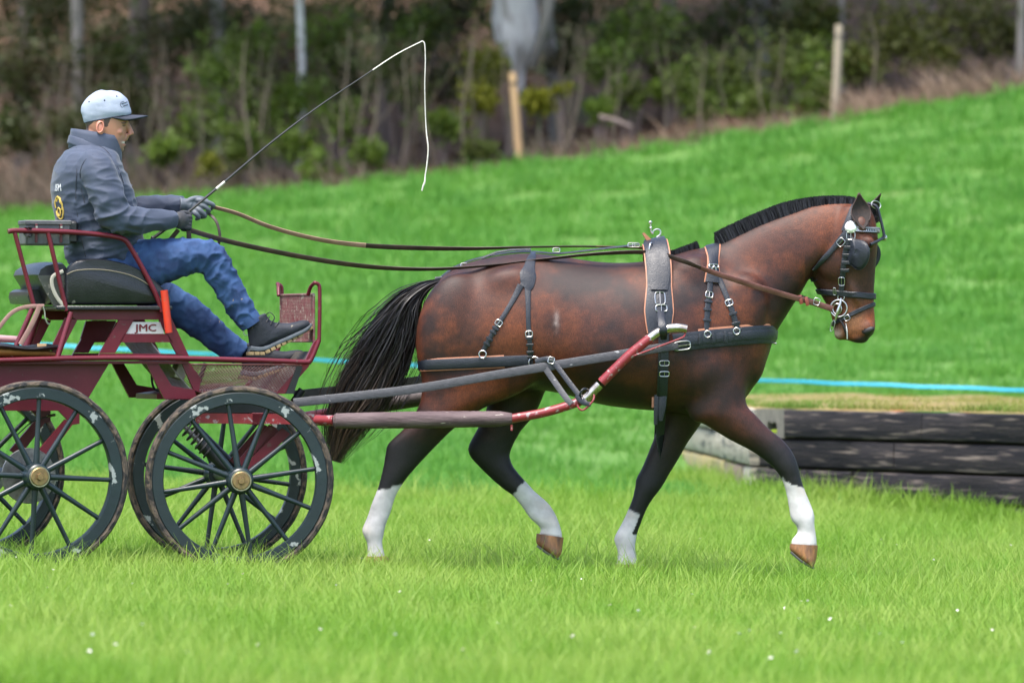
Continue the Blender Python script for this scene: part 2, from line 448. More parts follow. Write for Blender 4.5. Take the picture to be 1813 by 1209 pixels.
g_near = leafmat('spring_grass', (.205, .350, .036), (.325, .430, .090), .5, .5, (.180, .340, .034))
g_far = leafmat('hill_grass', (.088, .268, .040), (.140, .318, .052), .48, .55, (.118, .295, .038))
g_dry = leafmat('bank_grass', (.20, .24, .035), (.30, .27, .08), .4, .6, (.12, .22, .025))
def half_w(y): return (y + DIST) * (CX / FPX) * 1.06 + .25
rg = np.random.RandomState(3)
def field(y0, y1, dens, cond=None, grow=0.0):
    out = []; n = int((y1 - y0) * 2 * (half_w(y1) + grow) * dens)
    for _ in range(n):
        y = y0 + (y1 - y0) * rg.rand(); x = (rg.rand() * 2 - 1) * (half_w(y1) + grow)
        if abs(x) > half_w(y) + .6 + grow: continue
        if cond and not cond(x, y): continue
        out.append((x, y, height(x, y)))
    return np.array(out)
K0 = P(1338, 872, 10.4); SA = Vector((P(1338, 0, 10.4).x, 10.4, 0)); SB = Vector((P(1190, 0, 17.7).x, 17.7, 0)); SC = Vector((P(1813, 0, 7.9).x, 7.9, 0)); fdir = (SC - SA).normalized(); sdir = (SB - SA).normalized()
def in_bank(x, y, pad=0):
    p = Vector((x, y, 0)) - SA; det = fdir.x * sdir.y - fdir.y * sdir.x; a = (p.x * sdir.y - p.y * sdir.x) / det; b_ = (fdir.x * p.y - fdir.y * p.x) / det
    return a > -pad and b_ > -pad and b_ < 7.3 + pad
tl = [tuft(46, .12, .040, .115, .0044, s, .6) for s in range(6)] + [tuft(9, .11, .10, .19, .0040, 90 + s, .75, 4) for s in range(2)] + [tuft(34, .15, .02, .07, .0048, 94, .9)]
def gsc(p, lo, hi):
    return np.array([lo + (hi - lo) * rg.rand() * (0.75 + .6 * mnoise.noise(Vector((a[0] * .8, a[1] * .8, 3)))) + .12 * mnoise.noise(Vector((a[0] * 2.2, a[1] * 2.2, 8))) for a in p]).clip(.3, 2)
pn = field(-10.4, 9.5, 115, lambda x, y: not in_bank(x, y, -.02), 1.0); ex_ = []
for cx_, cy_, rr_, nn_ in ((-.66, -.22, .10, 40), (-.67, -.30, .12, 40), (-.66, -.40, .15, 40), (-.68, -.52, .2, 40), (.60, .08, .16, 26), (.60, -.06, .2, 24), (-1.33, -.70, .26, 40), (-1.33, -.82, .26, 30), (-2.3, -1.05, .3, 40), (-2.3, -1.17, .3, 30), (-1.5, .56, .26, 26)):
    for _ in range(nn_): a_, b_ = cx_ + rr_ * rg.randn(), cy_ + .05 * rg.randn(); ex_.append((a_, b_, height(a_, b_)))
pn = np.concatenate([pn, np.array(ex_)])
scatter('meadow_grass', 'short bright spring grass covering the near meadow', pn, gsc(pn, .78, 1.55), tl, g_near)
tf = [tuft(40, .20, .06, .16, .010, 20 + s, .6) for s in range(5)]
pf = field(9.0, 26, 26, lambda x, y: not in_bank(x, y, -.02), 2.2); scatter('field_grass', 'green grass on the rising field behind the horse', pf, gsc(pf, .7, 1.2), tf, g_far)
tg_ = [tuft(40, .34, .07, .22, .022, 30 + s, .7) for s in range(5)]
ph_ = field(25.5, 46.2, 12, None, 4.0); scatter('hillside_grass', 'thick green grass on the slope below the wood', ph_, gsc(ph_, .7, 1.3), tg_, g_far)

# ================================================================== TIMBER BANK
wood_d = mat('weathered_dark_sleeper', (.007, .007, .011), (.032, .027, .028), 5, .85, 1.0, stretch=(.35, .35, 6), spots=(.22, .175, .15), spot_scale=8, spot_lo=.56, spot_hi=.74, bscale=24, spec=.25)
wood_l = mat('weathered_pale_timber', (.30, .26, .20), (.42, .38, .30), 4, .85, .5, stretch=(.5, .5, 3), spots=(.10, .10, .085), spot_scale=5, spot_lo=.52, spot_hi=.62)
wood_c = mat('grey_brown_end_grain', (.11, .10, .085), (.17, .155, .13), 14, .85, .5); wood_y = mat('yellowed_timber', (.34, .27, .09), (.26, .23, .14), 4, .85, .5); wood_b = mat('brown_timber', (.24, .17, .12), (.17, .13, .10), 4, .85, .5)
moss = mat('bright_moss', (.22, .28, .012), (.12, .19, .015), 30, .95, .8)
tw_ = empty('timber_retaining_wall', SA + Vector((0, 0, .08)), 'stacked dark railway sleepers forming the grass topped bank behind the horse', 'timber wall')
HB_ = .2; Z0 = -.095
def beam(p, d, nrm, z, l0, l1, dep, m, name='sleeper', hgt=HB_, seed=0):
    """sleeper from l0 to l1 along d starting at p; nrm points outwards"""
    rg_ = random.Random(seed * 13 + int(l0 * 97) + int(z * 1000)); V = []; Fc = []; n_ = max(2, int((l1 - l0) / .22)); sec = [(0, .07), (.025, .015), (.05, 0), (.95, 0), (.975, .015), (1, .07), (1, 1), (0, 1)]
    jut = rg_.uniform(-.02, .02)
    for i in range(n_ + 1):
        t = l0 + .008 + (l1 - l0 - .016) * i / n_
        for a, b_ in sec:
            wob = .006 * mnoise.noise(Vector((t * 3, a * 4 + seed, z * 7)))
            V.append(p + d * t + Vector((0, 0, z + .009 + (hgt - .019) * a + wob)) + nrm * (jut + wob - dep * b_))
    k = len(sec)
    for i in range(n_):
        for q in range(k): Fc.append([i * k + q, i * k + (q + 1) % k, (i + 1) * k + (q + 1) % k, (i + 1) * k + q])
    Fc.append(list(range(k))[::-1]); Fc.append(list(range(n_ * k, (n_ + 1) * k)))
    return MB().add(V, Fc).build(name, m, tw_)
fn = Vector((fdir.y, -fdir.x, 0)); sn_ = Vector((-sdir.y, sdir.x, 0))
rows = [[(.0, 1.0, wood_d), (1.0, 2.6, wood_d), (2.6, 4.6, wood_d)], [(.0, .62, wood_d), (.62, 1.12, wood_d), (1.12, 1.62, wood_d), (1.62, 3.3, wood_d)], [(.0, 1.1, wood_d), (1.1, 1.58, wood_d), (1.58, 3.2, wood_d)], [(.0, .34, None), (.34, 1.9, wood_d), (1.9, 3.5, wood_d)]]
for r, row in enumerate(rows):
    z = Z0 + HB_ * r
    for l0, l1, m in row:
        if m is None: continue
        beam(SA, fdir, fn, z, l0 + (.02 if l0 == 0 else 0), l1, .22, m, seed=r)
srows = [[(0.0, 1.7, wood_b), (1.7, 4.2, wood_b), (4.2, 7.3, wood_b)], [(0.0, .9, wood_l), (.9, 2.2, wood_b), (2.2, 7.3, wood_y)], [(0, 2.6, wood_l), (2.6, 7.3, wood_l)], [(.23, 3.6, wood_l), (3.6, 7.3, wood_l)]]
for r, row in enumerate(srows):
    for l0, l1, m in row: beam(SA + fn * -.0, sdir, sn_, Z0 + HB_ * r, max(l0, .24), l1, .2, m, seed=r + 9)
MB().plate([SA + fdir * .2 + sdir * .16 + Vector((0, 0, -.2)), SA + fdir * 5 + sdir * .16 + Vector((0, 0, -.2)), SA + fdir * 5 + sdir * .16 + Vector((0, 0, Z0 + HB_ * 4 - .03)), SA + fdir * .2 + sdir * .16 + Vector((0, 0, Z0 + HB_ * 4 - .03))], sdir * .1).build('earth_fill', mat('dark_earth', (.02, .015, .011), None, 6, .95), tw_)
# corner block seen from its sawn end, with a mossy hole
blk_c = SA + fdir * .17 - fn * .10 + Vector((0, 0, Z0 + HB_ * 3.5))
cb_o = MB().plate([blk_c + fdir * (.165 * x) + Vector((0, 0, .098 * y)) + fn * .10 for x, y in ((-1, -1), (1, -1), (1, 1), (-1, 1))], -fn * .22, None)
cb_o = MB().plate([blk_c + fdir * (.165 * x) + Vector((0, 0, .098 * y)) + fn * .10 for x, y in ((-1, -1), (0, -1), (1, -1), (1, 0), (1, 1), (0, 1), (-1, 1), (-1, 0))], -fn * .22, [blk_c + fdir * (.02 + .06 * x) + Vector((0, 0, -.028 + .045 * y)) + fn * .10 for x, y in ((-.9, -.9), (0, -1), (1, -.8), (1, .1), (.8, .9), (0, .7), (-.8, 1), (-1, 0))]).build('corner_block', wood_c, tw_)
MB().box(blk_c + fdir * .02 - fn * .03 + Vector((0, 0, -.03)), fdir * .062, fn * .05, Vector((0, 0, .046))).build('hollow', wood_d, cb_o)
MB().ellipsoid(blk_c + fdir * .02 + fn * .06 + Vector((0, 0, -.058)), fdir * .058, fn * .035, Vector((0, 0, .022))).build('moss', moss, cb_o)
# earth fill with grass on top
ft_ = [SA + fdir * .1 + sdir * .1, SA + fdir * 5.5 + sdir * .1, SA + fdir * 5.5 + sdir * 7.2, SA + fdir * .1 + sdir * 7.2]; fv = []; nx_, ny_ = 30, 36
for j in range(ny_ + 1):
    for i in range(nx_ + 1):
        p = ft_[0] + (ft_[1] - ft_[0]) * i / nx_ + (ft_[3] - ft_[0]) * j / ny_; e = min(1, min(i, j * 1.0) / 2.0)
        fv.append((p.x, p.y, Z0 + HB_ * 4 - .012 + .05 * e + .03 * mnoise.noise(Vector((p.x * 1.3, p.y * 1.3, 2)))))
ff_ = [(j * (nx_ + 1) + i, j * (nx_ + 1) + i + 1, (j + 1) * (nx_ + 1) + i + 1, (j + 1) * (nx_ + 1) + i) for j in range(ny_) for i in range(nx_)]
tag(link_mesh('bank_top', raw_mesh('bank_top', fv, ff_), mat('dry_turf', (.14, .13, .035), (.24, .16, .06), 2, .95, .4, spots=(.30, .13, .05), spot_scale=3, spot_lo=.6, spot_hi=.7)), kind='structure')
pb = []
for _ in range(1500):
    q = ft_[0] + (ft_[1] - ft_[0]) * rg.rand() + (ft_[3] - ft_[0]) * (rg.rand() ** 1.5); pb.append((q.x, q.y, Z0 + HB_ * 4 + .012))
scatter('bank_grass', 'thin yellowish grass on top of the timber bank', np.array(pb), gsc(pb, .35, .75), [tuft(26, .16, .05, .13, .008, 50 + s, .7) for s in range(4)], g_dry)
# tall tufts growing along the foot of the timbers
pt_ = []
for _ in range(150):
    t = rg.rand() * 3.6; q = SA + fdir * t + fn * (.08 + .25 * rg.rand()); pt_.append((q.x, q.y, height(q.x, q.y)))
for _ in range(60):
    t = rg.rand() * 5; q = SA + sdir * t + sn_ * (.08 + .2 * rg.rand()); pt_.append((q.x, q.y, height(q.x, q.y)))
scatter('foot_grass', 'taller grass tufts along the foot of the sleepers', np.array(pt_), gsc(pt_, .8, 1.5), [tuft(26, .10, .10, .22, .007, 60 + s, .6) for s in range(4)], g_near)

# ================================================================== DAISIES
dm = mat('daisy_petals', (.80, .74, .76), (.85, .82, .82), 5, .6); dmb = MB()
dmb.lathe((0, 0, 0), (0, 0, 1), [(.002, -.004), (.008, -.001), (.012, .003), (.0125, .0045), (.004, .004)], 10)
dme = raw_mesh('daisy', dmb.v, dmb.f); dme.materials.append(dm)
dc = MB().lathe((0, 0, .0035), (0, 0, 1), [(.001, 0), (.0042, 0), (.004, .002), (.001, .0032)], 8); dce = raw_mesh('disc', dc.v, dc.f); dce.materials.append(mat('daisy_disc', (.6, .42, .03), None, 5, .7))
dst = MB().tube([(0, 0, -.10), (.004, .002, -.05), (0, 0, -.002)], .0012, 4); dse = raw_mesh('stem', dst.v, dst.f); dse.materials.append(mat('stem_green', (.08, .16, .03), None, 5, .7))
spots_ = [(20, 1100), (95, 1032), (85, 1062), (234, 1057), (262, 970), (175, 968), (28, 1012), (172, 940), (430, 1040), (456, 1178), (403, 1067), (506, 985), (252, 1145), (164, 1158), (158, 1184), (204, 1174), (595, 1058), (567, 1143), (708, 1076), (760, 975), (1225, 1074), (1418, 1088), (1430, 1096), (1390, 1098), (1415, 1123), (1588, 978), (1592, 990), (1653, 1015), (1672, 1023), (1790, 983), (1230, 1146), (1308, 1148), (1327, 1152), (1382, 1156), (1470, 1130), (1557, 1156), (1598, 1162), (1695, 1108), (1756, 1142), (1410, 1194), (1255, 1182), (1256, 1192), (1365, 1208), (1240, 968), (1560, 969), (1080, 1100), (1014, 1160), (880, 1130), (940, 1050), (1130, 1110), (1030, 1050), (1140, 1020), (700, 1160), (330, 1196), (820, 1190), (640, 1010)]
for i, (x, y) in enumerate(spots_):
    g_ = ground_hit(x, y + 10); o = bpy.data.objects.new('daisy', dme); COL.objects.link(o); o.location = (g_.x, g_.y, height(g_.x, g_.y) + .075 + .03 * random.random()); o.rotation_euler = (random.uniform(.1, .7), random.uniform(-.4, .4), random.random() * 6)
    sc_ = random.uniform(.4, .68); o.scale = (sc_, sc_, sc_); tag(o, 'small white daisy standing open in the short meadow grass', 'flower', 'daisies in the meadow')
    for nm, mm_ in (('disc', dce), ('stem', dse)):
        c = bpy.data.objects.new(nm, mm_); COL.objects.link(c); c.parent = o

# ================================================================== TAPE AND STAKES
stk = mat('pale_fence_stake', (.42, .27, .13), (.34, .22, .12), 8, .8, .3, stretch=(3, 3, .6)); stk2 = mat('grey_fence_stake', (.27, .22, .16), (.33, .27, .20), 8, .8, .3, stretch=(3, 3, .6))
def stake(base, h, r, lean, m, label, depth=.3):
    b_ = Vector(base); d = Vector((lean, 0, 1)).normalized(); V = []
    o = empty('fence_stake', b_, label, 'stake')
    MB().tube([b_ - d * depth, b_, b_ + d * (h * .5), b_ + d * (h - .04), b_ + d * h], [r * .9, r, r, r * .97, r * .8], 10).build('post', m, o); MB().lathe(b_ + d * (h * .88), d, [(r * 1.02, -.01), (r * 1.14, -.01), (r * 1.14, .01), (r * 1.02, .01)], 10).build('band', blkm_, o); return o
blkm_ = mat('dark_wire', (.05, .045, .04), None, 10, .6)
b1 = ground_hit(921, 292); stake(b1, 164 / FPX * (b1.y + DIST), 7.2 / FPX * (b1.y + DIST), -.085, stk, 'pale tan wooden stake standing in front of the big pale trunk')
b2 = ground_hit(1478, 214); stake(b2, 170 / FPX * (b2.y + DIST), 7.4 / FPX * (b2.y + DIST), .045, stk2, 'greyish wooden stake on the slope where dry grass meets the wood')
tA, tB = P(-70, 602, 19.5), P(1880, 693, 17.5)
tp = empty('barrier_tape', tA, 'bright blue tape stretched low across the field behind the horse', 'tape')
tpp = [tA + (tB - tA) * (i / 40) + Vector((0, 0, -.03 * math.sin(math.pi * i / 40) + .004 * math.sin(i * 2.1))) for i in range(41)]
MB().ribbon(tpp, [(0, -math.cos(.25 * math.sin(i * .4)), math.sin(.25 * math.sin(i * .4))) for i in range(41)], .024, .003).build('band', mat('cyan_blue_tape', (.02, .38, .58), (.03, .42, .62), 8, .4), tp)
for q, lb_ in ((tA, 'tape_post'), (tB, 'tape_post')):
    g_ = height(q.x, q.y); MB().tube([(q.x, q.y + .02, g_ - .3), (q.x, q.y + .02, q.z + .12)], .018, 8).build('post', stk2, tp)

# ================================================================== WOOD
def bark(name, c1, c2, c3): return mat(name, c1, c2, 5, .9, .7, stretch=(1, 1, .35), bscale=24, spots=c3, spot_scale=4, spot_lo=.58, spot_hi=.66)
bk_grey = bark('grey_bark', (.14, .127, .115), (.20, .185, .17), (.06, .072, .03)); bk_brown = bark('brown_bark', (.12, .088, .078), (.18, .14, .125), (.07, .085, .03)); bk_pale = mat('pale_beech_bark', (.36, .345, .345), (.50, .48, .48), 5, .9, .7, stretch=(1, 1, .35), spots=(.24, .22, .21), spot_scale=6, spot_lo=.5, spot_hi=.64)
bk_birch = mat('birch_bark', (.40, .39, .37), (.48, .47, .45), 6, .8, .3, stretch=(1, 1, 2.5), spots=(.05, .045, .04), spot_scale=9, spot_lo=.58, spot_hi=.63)
def leafcloud(n, c, rx, ry, rz, size, seed, clumps=7, flat=.0):
    """leaf quads gathered in clumps -> vertices, faces"""
    rg_ = np.random.RandomState(seed); cc_ = rg_.randn(clumps, 3); cc_ /= np.linalg.norm(cc_, axis=1, keepdims=True) + 1e-6; cc_ *= rg_.rand(clumps, 1) ** .5 * .72
    k = rg_.randint(0, clumps, n); p = cc_[k] + rg_.randn(n, 3) * (.20 + .12 * rg_.rand(clumps, 1)[k]); p = p * np.array([rx, ry, rz]) + np.array(tuple(c))
    t = rg_.randn(n, 3); t /= np.linalg.norm(t, axis=1, keepdims=True); s = np.cross(t, rg_.randn(n, 3)); s /= np.linalg.norm(s, axis=1, keepdims=True); sz = size * (.6 + .8 * rg_.rand(n, 1))
    v = np.stack([p - t * sz, p + s * sz * .5, p + t * sz, p - s * sz * .5], 1).reshape(-1, 3); f = np.arange(n * 4).reshape(n, 4); return v, f
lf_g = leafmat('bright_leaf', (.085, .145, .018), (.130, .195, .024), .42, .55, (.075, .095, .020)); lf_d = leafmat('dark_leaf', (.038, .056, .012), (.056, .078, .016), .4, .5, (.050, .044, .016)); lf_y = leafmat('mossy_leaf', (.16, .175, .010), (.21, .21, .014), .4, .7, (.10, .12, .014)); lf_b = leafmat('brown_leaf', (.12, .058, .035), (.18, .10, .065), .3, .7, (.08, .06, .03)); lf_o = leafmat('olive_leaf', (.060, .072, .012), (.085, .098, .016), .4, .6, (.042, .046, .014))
def tree(px, y, wpx, m, lean, label, top=16, shade_crown=True, seed=1, bulge=None, group=None, base_py=None):
    s_ = (y + DIST) / FPX; x = (px - CX) * s_; b_ = Vector((x, y, bankh(x, y))); r = wpx * s_ / 2; rr = random.Random(seed); n_ = 18
    o = empty('tree', b_, label, 'tree', group); pts = []; rad = []
    for i in range(n_ + 1):
        t = i / n_; h = -.3 + (top - b_.z + .3) * t; pts.append(b_ + Vector((lean * h + .10 * mnoise.noise(Vector((seed, h * .35, 0))), .10 * mnoise.noise(Vector((seed, h * .35, 7))), h)))
        q = r * (1 - .45 * t) * (1 + .5 * math.exp(-max(0, h) / .35)) * (1 + .08 * mnoise.noise(Vector((seed, h * 1.4, 3))))
        rad.append(q)
    if bulge: rad = [bulge(p.z) for p in pts]
    MB().tube(vcat(pts, 54), rad, 14).build('trunk', m, o)
    for k in range(4 if wpx > 16 else 2):
        h = rr.uniform(.42, .85); a = rr.uniform(0, 6.28); q = pts[int(h * n_)]; ln = rr.uniform(1.2, 2.6); d = Vector((math.cos(a), math.sin(a), .7))
        MB().tube(vcat([q, q + d * ln * .5 + Vector((0, 0, .1)), q + d * ln + Vector((0, 0, .5))], 8), [r * .4, r * .25, r * .1], 7).build('limb', m, o)
    if shade_crown:  # crowns above the view, added to block the sky and shade the wood
        v, f = leafcloud(1500, (pts[-1].x, pts[-1].y - 1.0, top - 3.2), 3.4, 3.2, 2.2, .26, seed + 70, 12); link_mesh('shade_crown', np_mesh('shade_crown', v, f), lf_d if seed % 2 else lf_o, o)
    return o
tree(138, 52, 24, bk_grey, -.005, 'grey trunk with pale bark among dark green bushes', seed=2); tree(248, 55, 40, bk_brown, .0, 'thick dark brown trunk in the shade of the wood', seed=3); tree(398, 53, 25, bk_grey, -.035, 'grey trunk leaning slightly above light green bushes', seed=4)
tree(529, 50, 15, bk_birch, -.002, 'slender white birch trunk with dark marks', seed=5, top=13)
tree(985, 52, 22, bk_grey, -.10, 'thin grey trunk leaning beside the big pale trunk', seed=6); tree(1335, 55, 42, bk_grey, .01, 'thick grey trunk rising out of green bushes', seed=7); tree(1492, 53, 13, bk_grey, .0, 'slim trunk directly behind the greyish stake', seed=8); tree(1808, 49, 14, bk_grey, .03, 'slim grey trunk at the bright edge of dry grass', seed=9); tree(680, 54, 20, bk_brown, .02, 'narrow brown trunk above dry undergrowth', seed=10); tree(1180, 57, 30, bk_brown, -.01, 'dark trunk deep in the shade behind green leaves', seed=11); tree(1640, 56, 26, bk_brown, .02, 'dark trunk behind olive leaves on the slope', seed=12); tree(40, 56, 22, bk_brown, .0, 'dark narrow trunk behind dense dark bushes', seed=13)
s_ = (50 + DIST) / FPX
zA, zB = CAMZ + (CY - 135) * s_, CAMZ + (CY - 60) * s_
def pale(z): t = sstep(zA, zB, z); return (13 + 25 * t) * s_ * (1 + .5 * (1 - sstep(zA - 1.4, zA, z)))
bt_ = tree(912, 50, 70, bk_brown, -.012, 'big pale beech trunk widening upwards behind the tan stake', seed=14, bulge=pale)
V_ = []; Fc_ = []; n_ = 26; m_ = 44                      # pale peeling bark of the upper trunk, ragged towards the ground
for i in range(m_ + 1):
    z = zA - .15 + (9 - zA) * (i / m_) ** 1.5; cx_ = bt_.location.x - .012 * (z - bt_.location.z) + .10 * mnoise.noise(Vector((14, (z - bt_.location.z) * .35, 0)))
    for k_ in range(n_):
        a = 2 * math.pi * k_ / n_; rg2 = pale(z) * (1.06 + .10 * mnoise.noise(Vector((math.cos(a) * 1.4, math.sin(a) * 1.4, z * 1.7))) + .10 * mnoise.noise(Vector((math.cos(a) * 3, math.sin(a) * 3, z * 4))))
        V_.append((cx_ + rg2 * math.cos(a), bt_.location.y + rg2 * math.sin(a), z + (.35 * mnoise.noise(Vector((math.cos(a) * 2, math.sin(a) * 2, 5))) * max(0, 1 - i / 14))))
for i in range(m_):
    for k_ in range(n_): Fc_.append([i * n_ + k_, i * n_ + (k_ + 1) % n_, (i + 1) * n_ + (k_ + 1) % n_, (i + 1) * n_ + k_])
link_mesh('peeling_bark', raw_mesh('peeling_bark', V_, Fc_), bk_pale, bt_)
MB().tube(vcat([P(942, 118, 49.9), P(958, 70, 49.7), P(972, 0, 49.6), P(985, -120, 49.6)], 16), [.06, .075, .08, .07], 9).build('limb', bk_grey, bt_)
bk_sap = bark('sapling_bark', (.10, .080, .055), (.15, .12, .085), (.06, .07, .025))
def sapling(px, y, top_py, wpx, lean, seed, m):
    s_ = (y + DIST) / FPX; x = (px - CX) * s_; b_ = Vector((x, y, bankh(x, y))); h = CAMZ + (CY - top_py) * s_ - b_.z; r = wpx * s_ / 3.2; rr = random.Random(seed)
    o = empty('sapling', b_, 'thin bare brown sapling standing at the edge of the wood', 'sapling', 'bare saplings along the wood edge')
    pts = [b_ + Vector((lean * h * t + .06 * math.sin(seed + t * 5), .05 * math.cos(seed + t * 4), h * t - .1)) for t in np.linspace(0, 1, 9)]
    MB().tube(vcat(pts, 20), [r, r * .8, r * .5], 8).build('trunk', m, o)
    for k in range(4):
        q = pts[3 + k]; a = rr.uniform(-1, 1); MB().tube(vcat([q, q + Vector((a * .3, rr.uniform(-.2, .2), .35)), q + Vector((a * .5, rr.uniform(-.3, .3), .8))], 6), [r * .28, r * .10], 5).build('twig', m, o)
sap = [(440, 47.5, 60, 8), (470, 48, 110, 7), (612, 48, 40, 8), (645, 47.5, 150, 11), (655, 48.5, 20, 7), (704, 48, 70, 8), (722, 49, 30, 6), (765, 48, 100, 7), (825, 48, 60, 8), (1003, 47.5, 190, 12), (1010, 48.5, 40, 6), (300, 48, 150, 7), (250, 48.5, 120, 6), (85, 48, 140, 6), (1090, 48.5, 90, 6), (1250, 48, 60, 7), (1555, 48.5, 10, 6), (575, 47.8, 190, 8), (350, 47.5, 180, 6)] + [(95 + 61 * i_ + 23 * ((i_ * 7) % 3), 47.6 + .5 * (i_ % 4), 60 + 37 * ((i_ * 5) % 5), 4.5) for i_ in range(22)]
for i, (x, y, tpy, wd) in enumerate(sap): sapling(x, y, tpy, wd, random.uniform(-.12, .12), i + 1, bk_sap)
OWN = {(400, 150): 'light green shrub in front of the leaning grey trunk', (595, 75): 'light green shrub between the white birch and the narrow brown trunk', (1130, 45): 'light green shrub hiding the dark trunk deep in the shade', (1300, 145): 'light green shrub at the foot of the thick grey trunk', (1395, 120): 'broad light green shrub between the thick grey trunk and the greyish stake',
    (1450, 175): 'small light green shrub close beside the greyish stake', (850, 262): 'small light green shrub close beside the tan stake', (190, 120): 'dark green bush between the pale barked trunk and the thick dark brown trunk', (55, 130): 'wide dark green bush in front of the dark narrow trunk', (1520, 110): 'olive green bush close behind the greyish stake', (852, 120): 'tall yellow green mossy bush beside the big pale trunk', (995, 160): 'narrow yellow green mossy clump on the thin leaning trunk'}
def shrub(px, py, y, rpx, m, n, label, group, seed, flat=.9, size=.055):
    if (px, py) in OWN: label = OWN[(px, py)]
    s_ = (y + DIST) / FPX; c = P(px, py, y); r = rpx * s_; gz = bankh(c.x, c.y); o = empty('shrub', (c.x, c.y, gz), label, 'shrub', group); rr = random.Random(seed)
    for k in range(4):
        e = c + Vector((rr.uniform(-.6, .6) * r, rr.uniform(-.3, .3) * r, rr.uniform(-.2, .5) * r)); MB().tube(vcat([Vector((c.x + rr.uniform(-.1, .1), c.y, gz - .1)), Vector((c.x + rr.uniform(-.2, .2) * r, c.y, (gz + e.z) / 2)), e], 8), [.018, .012, .006], 6).build('stem', bk_brown, o)
    v, f = leafcloud(n, c, r * 1.05, r * .8, r * flat, size, seed, 10); link_mesh('leaves', np_mesh('leaves', v, f), m, o)
G1, G2, G3, G4 = 'light green shrubs of the wood edge', 'dark green shrubs in the wood', 'mossy yellow shrubs', 'olive shrubs on the slope'
L1, L2, L3, L4 = 'light green leafy shrub at the edge of the wood', 'dark green bush in the shade of the wood', 'yellow green mossy bush beside the big pale trunk', 'olive green bush in the wood above the dry grass'
k = 0
for px, py, y, r, n in ((400, 150, 49, 85, 900), (345, 215, 48.5, 62, 700), (478, 205, 49, 62, 650), (595, 75, 51, 85, 800), (440, 80, 51, 60, 600), (1130, 45, 51, 85, 900), (1065, 110, 50, 52, 500), (1300, 145, 50, 85, 900), (1395, 120, 50, 90, 1000), (1450, 175, 49, 40, 400), (650, 265, 47.6, 40, 350), (560, 300, 47.2, 40, 350), (1185, 150, 49.5, 48, 500), (720, 170, 49.5, 46, 420), (850, 262, 47.5, 34, 300), (-120, 180, 49, 90, 700), (-260, 120, 51, 110, 800), (1930, 40, 50, 90, 700), (2060, 20, 52, 110, 800), (300, 275, 48, 46, 420), (520, 250, 48, 44, 420), (430, 260, 48, 50, 500), (610, 210, 48.5, 50, 480), (540, 175, 49, 55, 520), (780, 215, 48.5, 46, 420), (900, 40, 51, 60, 500), (1060, 190, 48.5, 36, 320), (1110, 170, 49, 44, 420), (1240, 190, 48.5, 36, 360), (1345, 190, 48.8, 40, 420), (690, 110, 50, 55, 520), (760, 60, 51.5, 60, 520)):
    shrub(px, py, y, r, lf_g, n, L1, G1, 100 + k); k += 1
for px, py, y, r, n in ((55, 130, 51, 110, 1300), (190, 120, 52, 100, 1200), (300, 60, 53, 100, 1100), (110, 40, 54, 110, 1000), (700, 40, 54, 90, 800), (820, 20, 55, 90, 800), (1010, 30, 55, 80, 800), (230, 205, 49.5, 75, 800), (1240, 60, 54, 90, 900), (500, 120, 53, 90, 900), (30, 240, 49, 60, 600), (130, 225, 49, 55, 550), (1340, 30, 55, 80, 800), (380, 30, 55, 90, 900), (600, 160, 51, 70, 700), (780, 130, 51.5, 70, 700), (1080, 60, 52.5, 70, 700), (1180, 100, 52, 70, 700), (1420, 70, 53, 80, 800), (1010, 110, 51, 45, 450), *[(60 + 175 * i_, 25 + 18 * (i_ % 3), 58.5 + (i_ % 2), 110, 1000) for i_ in range(11)], *[(150 + 175 * i_, -25, 61, 110, 900) for i_ in range(10)]):  # the two rear rows are added to darken the sunlit bank top
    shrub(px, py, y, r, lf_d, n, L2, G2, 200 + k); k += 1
for px, py, y, r, n in ((852, 120, 49, 46, 800), (850, 180, 48.6, 36, 600), (958, 180, 48.6, 32, 500), (995, 160, 48.6, 16, 250), (372, 295, 47.2, 26, 350)):
    shrub(px, py, y, r, lf_y, n, L3 if px > 700 else 'yellow moss covered branch low at the wood edge', G3 if px > 700 else None, 300 + k, size=.05); k += 1
for px, py, y, r, n in ((1600, 50, 51, 90, 1000), (1720, 25, 51, 100, 1100), (1520, 110, 50, 55, 600), (1660, 100, 50, 50, 500), (1790, 70, 50, 45, 500), (1450, 40, 53, 70, 700)):
    shrub(px, py, y, r, lf_o, n, L4, G4, 400 + k); k += 1
# dry undergrowth: dead stalks and fallen leaves, nobody could count them
def stalks(boxes, name, label, m, seed):
    rg_ = np.random.RandomState(seed); V = []; Fc = []
    for x0, y0, x1, y1, n in boxes:
        for _ in range(n):
            px, py = x0 + (x1 - x0) * rg_.rand(), y0 + (y1 - y0) * rg_.rand(); Y = 46.3 + 2.2 * rg_.rand(); s_ = (Y + DIST) / FPX; x = (px - CX) * s_; g_ = bankh(x, Y)
            zt_ = CAMZ + (CY - py) * s_; h = max(.15, zt_ - g_) * (.6 + .5 * rg_.rand()); d = rg_.randn() * .5; w_ = .009 + .012 * rg_.rand(); b0 = len(V)
            for k_ in range(4):
                t = k_ / 3; V += [(x + d * h * t * t - w_ * (1 - t), Y, g_ + h * t - .05), (x + d * h * t * t + w_ * (1 - t) + .002, Y + .01, g_ + h * t - .05)]
            for k_ in range(3): q = b0 + 2 * k_; Fc.append((q, q + 1, q + 3, q + 2))
    return tag(link_mesh(name, np_mesh(name, np.array(V), np.array(Fc)), m), label, 'undergrowth', kind='stuff')
stalks([(-20, 250, 140, 350, 420), (140, 270, 420, 330, 300), (420, 265, 900, 320, 380), (930, 220, 1200, 270, 300)], 'undergrowth', 'dry brown stalks and twigs along the wood edge', leafmat('dry_stalk', (.16, .115, .085), (.24, .18, .13), .25, .8, (.10, .085, .045)), 5)
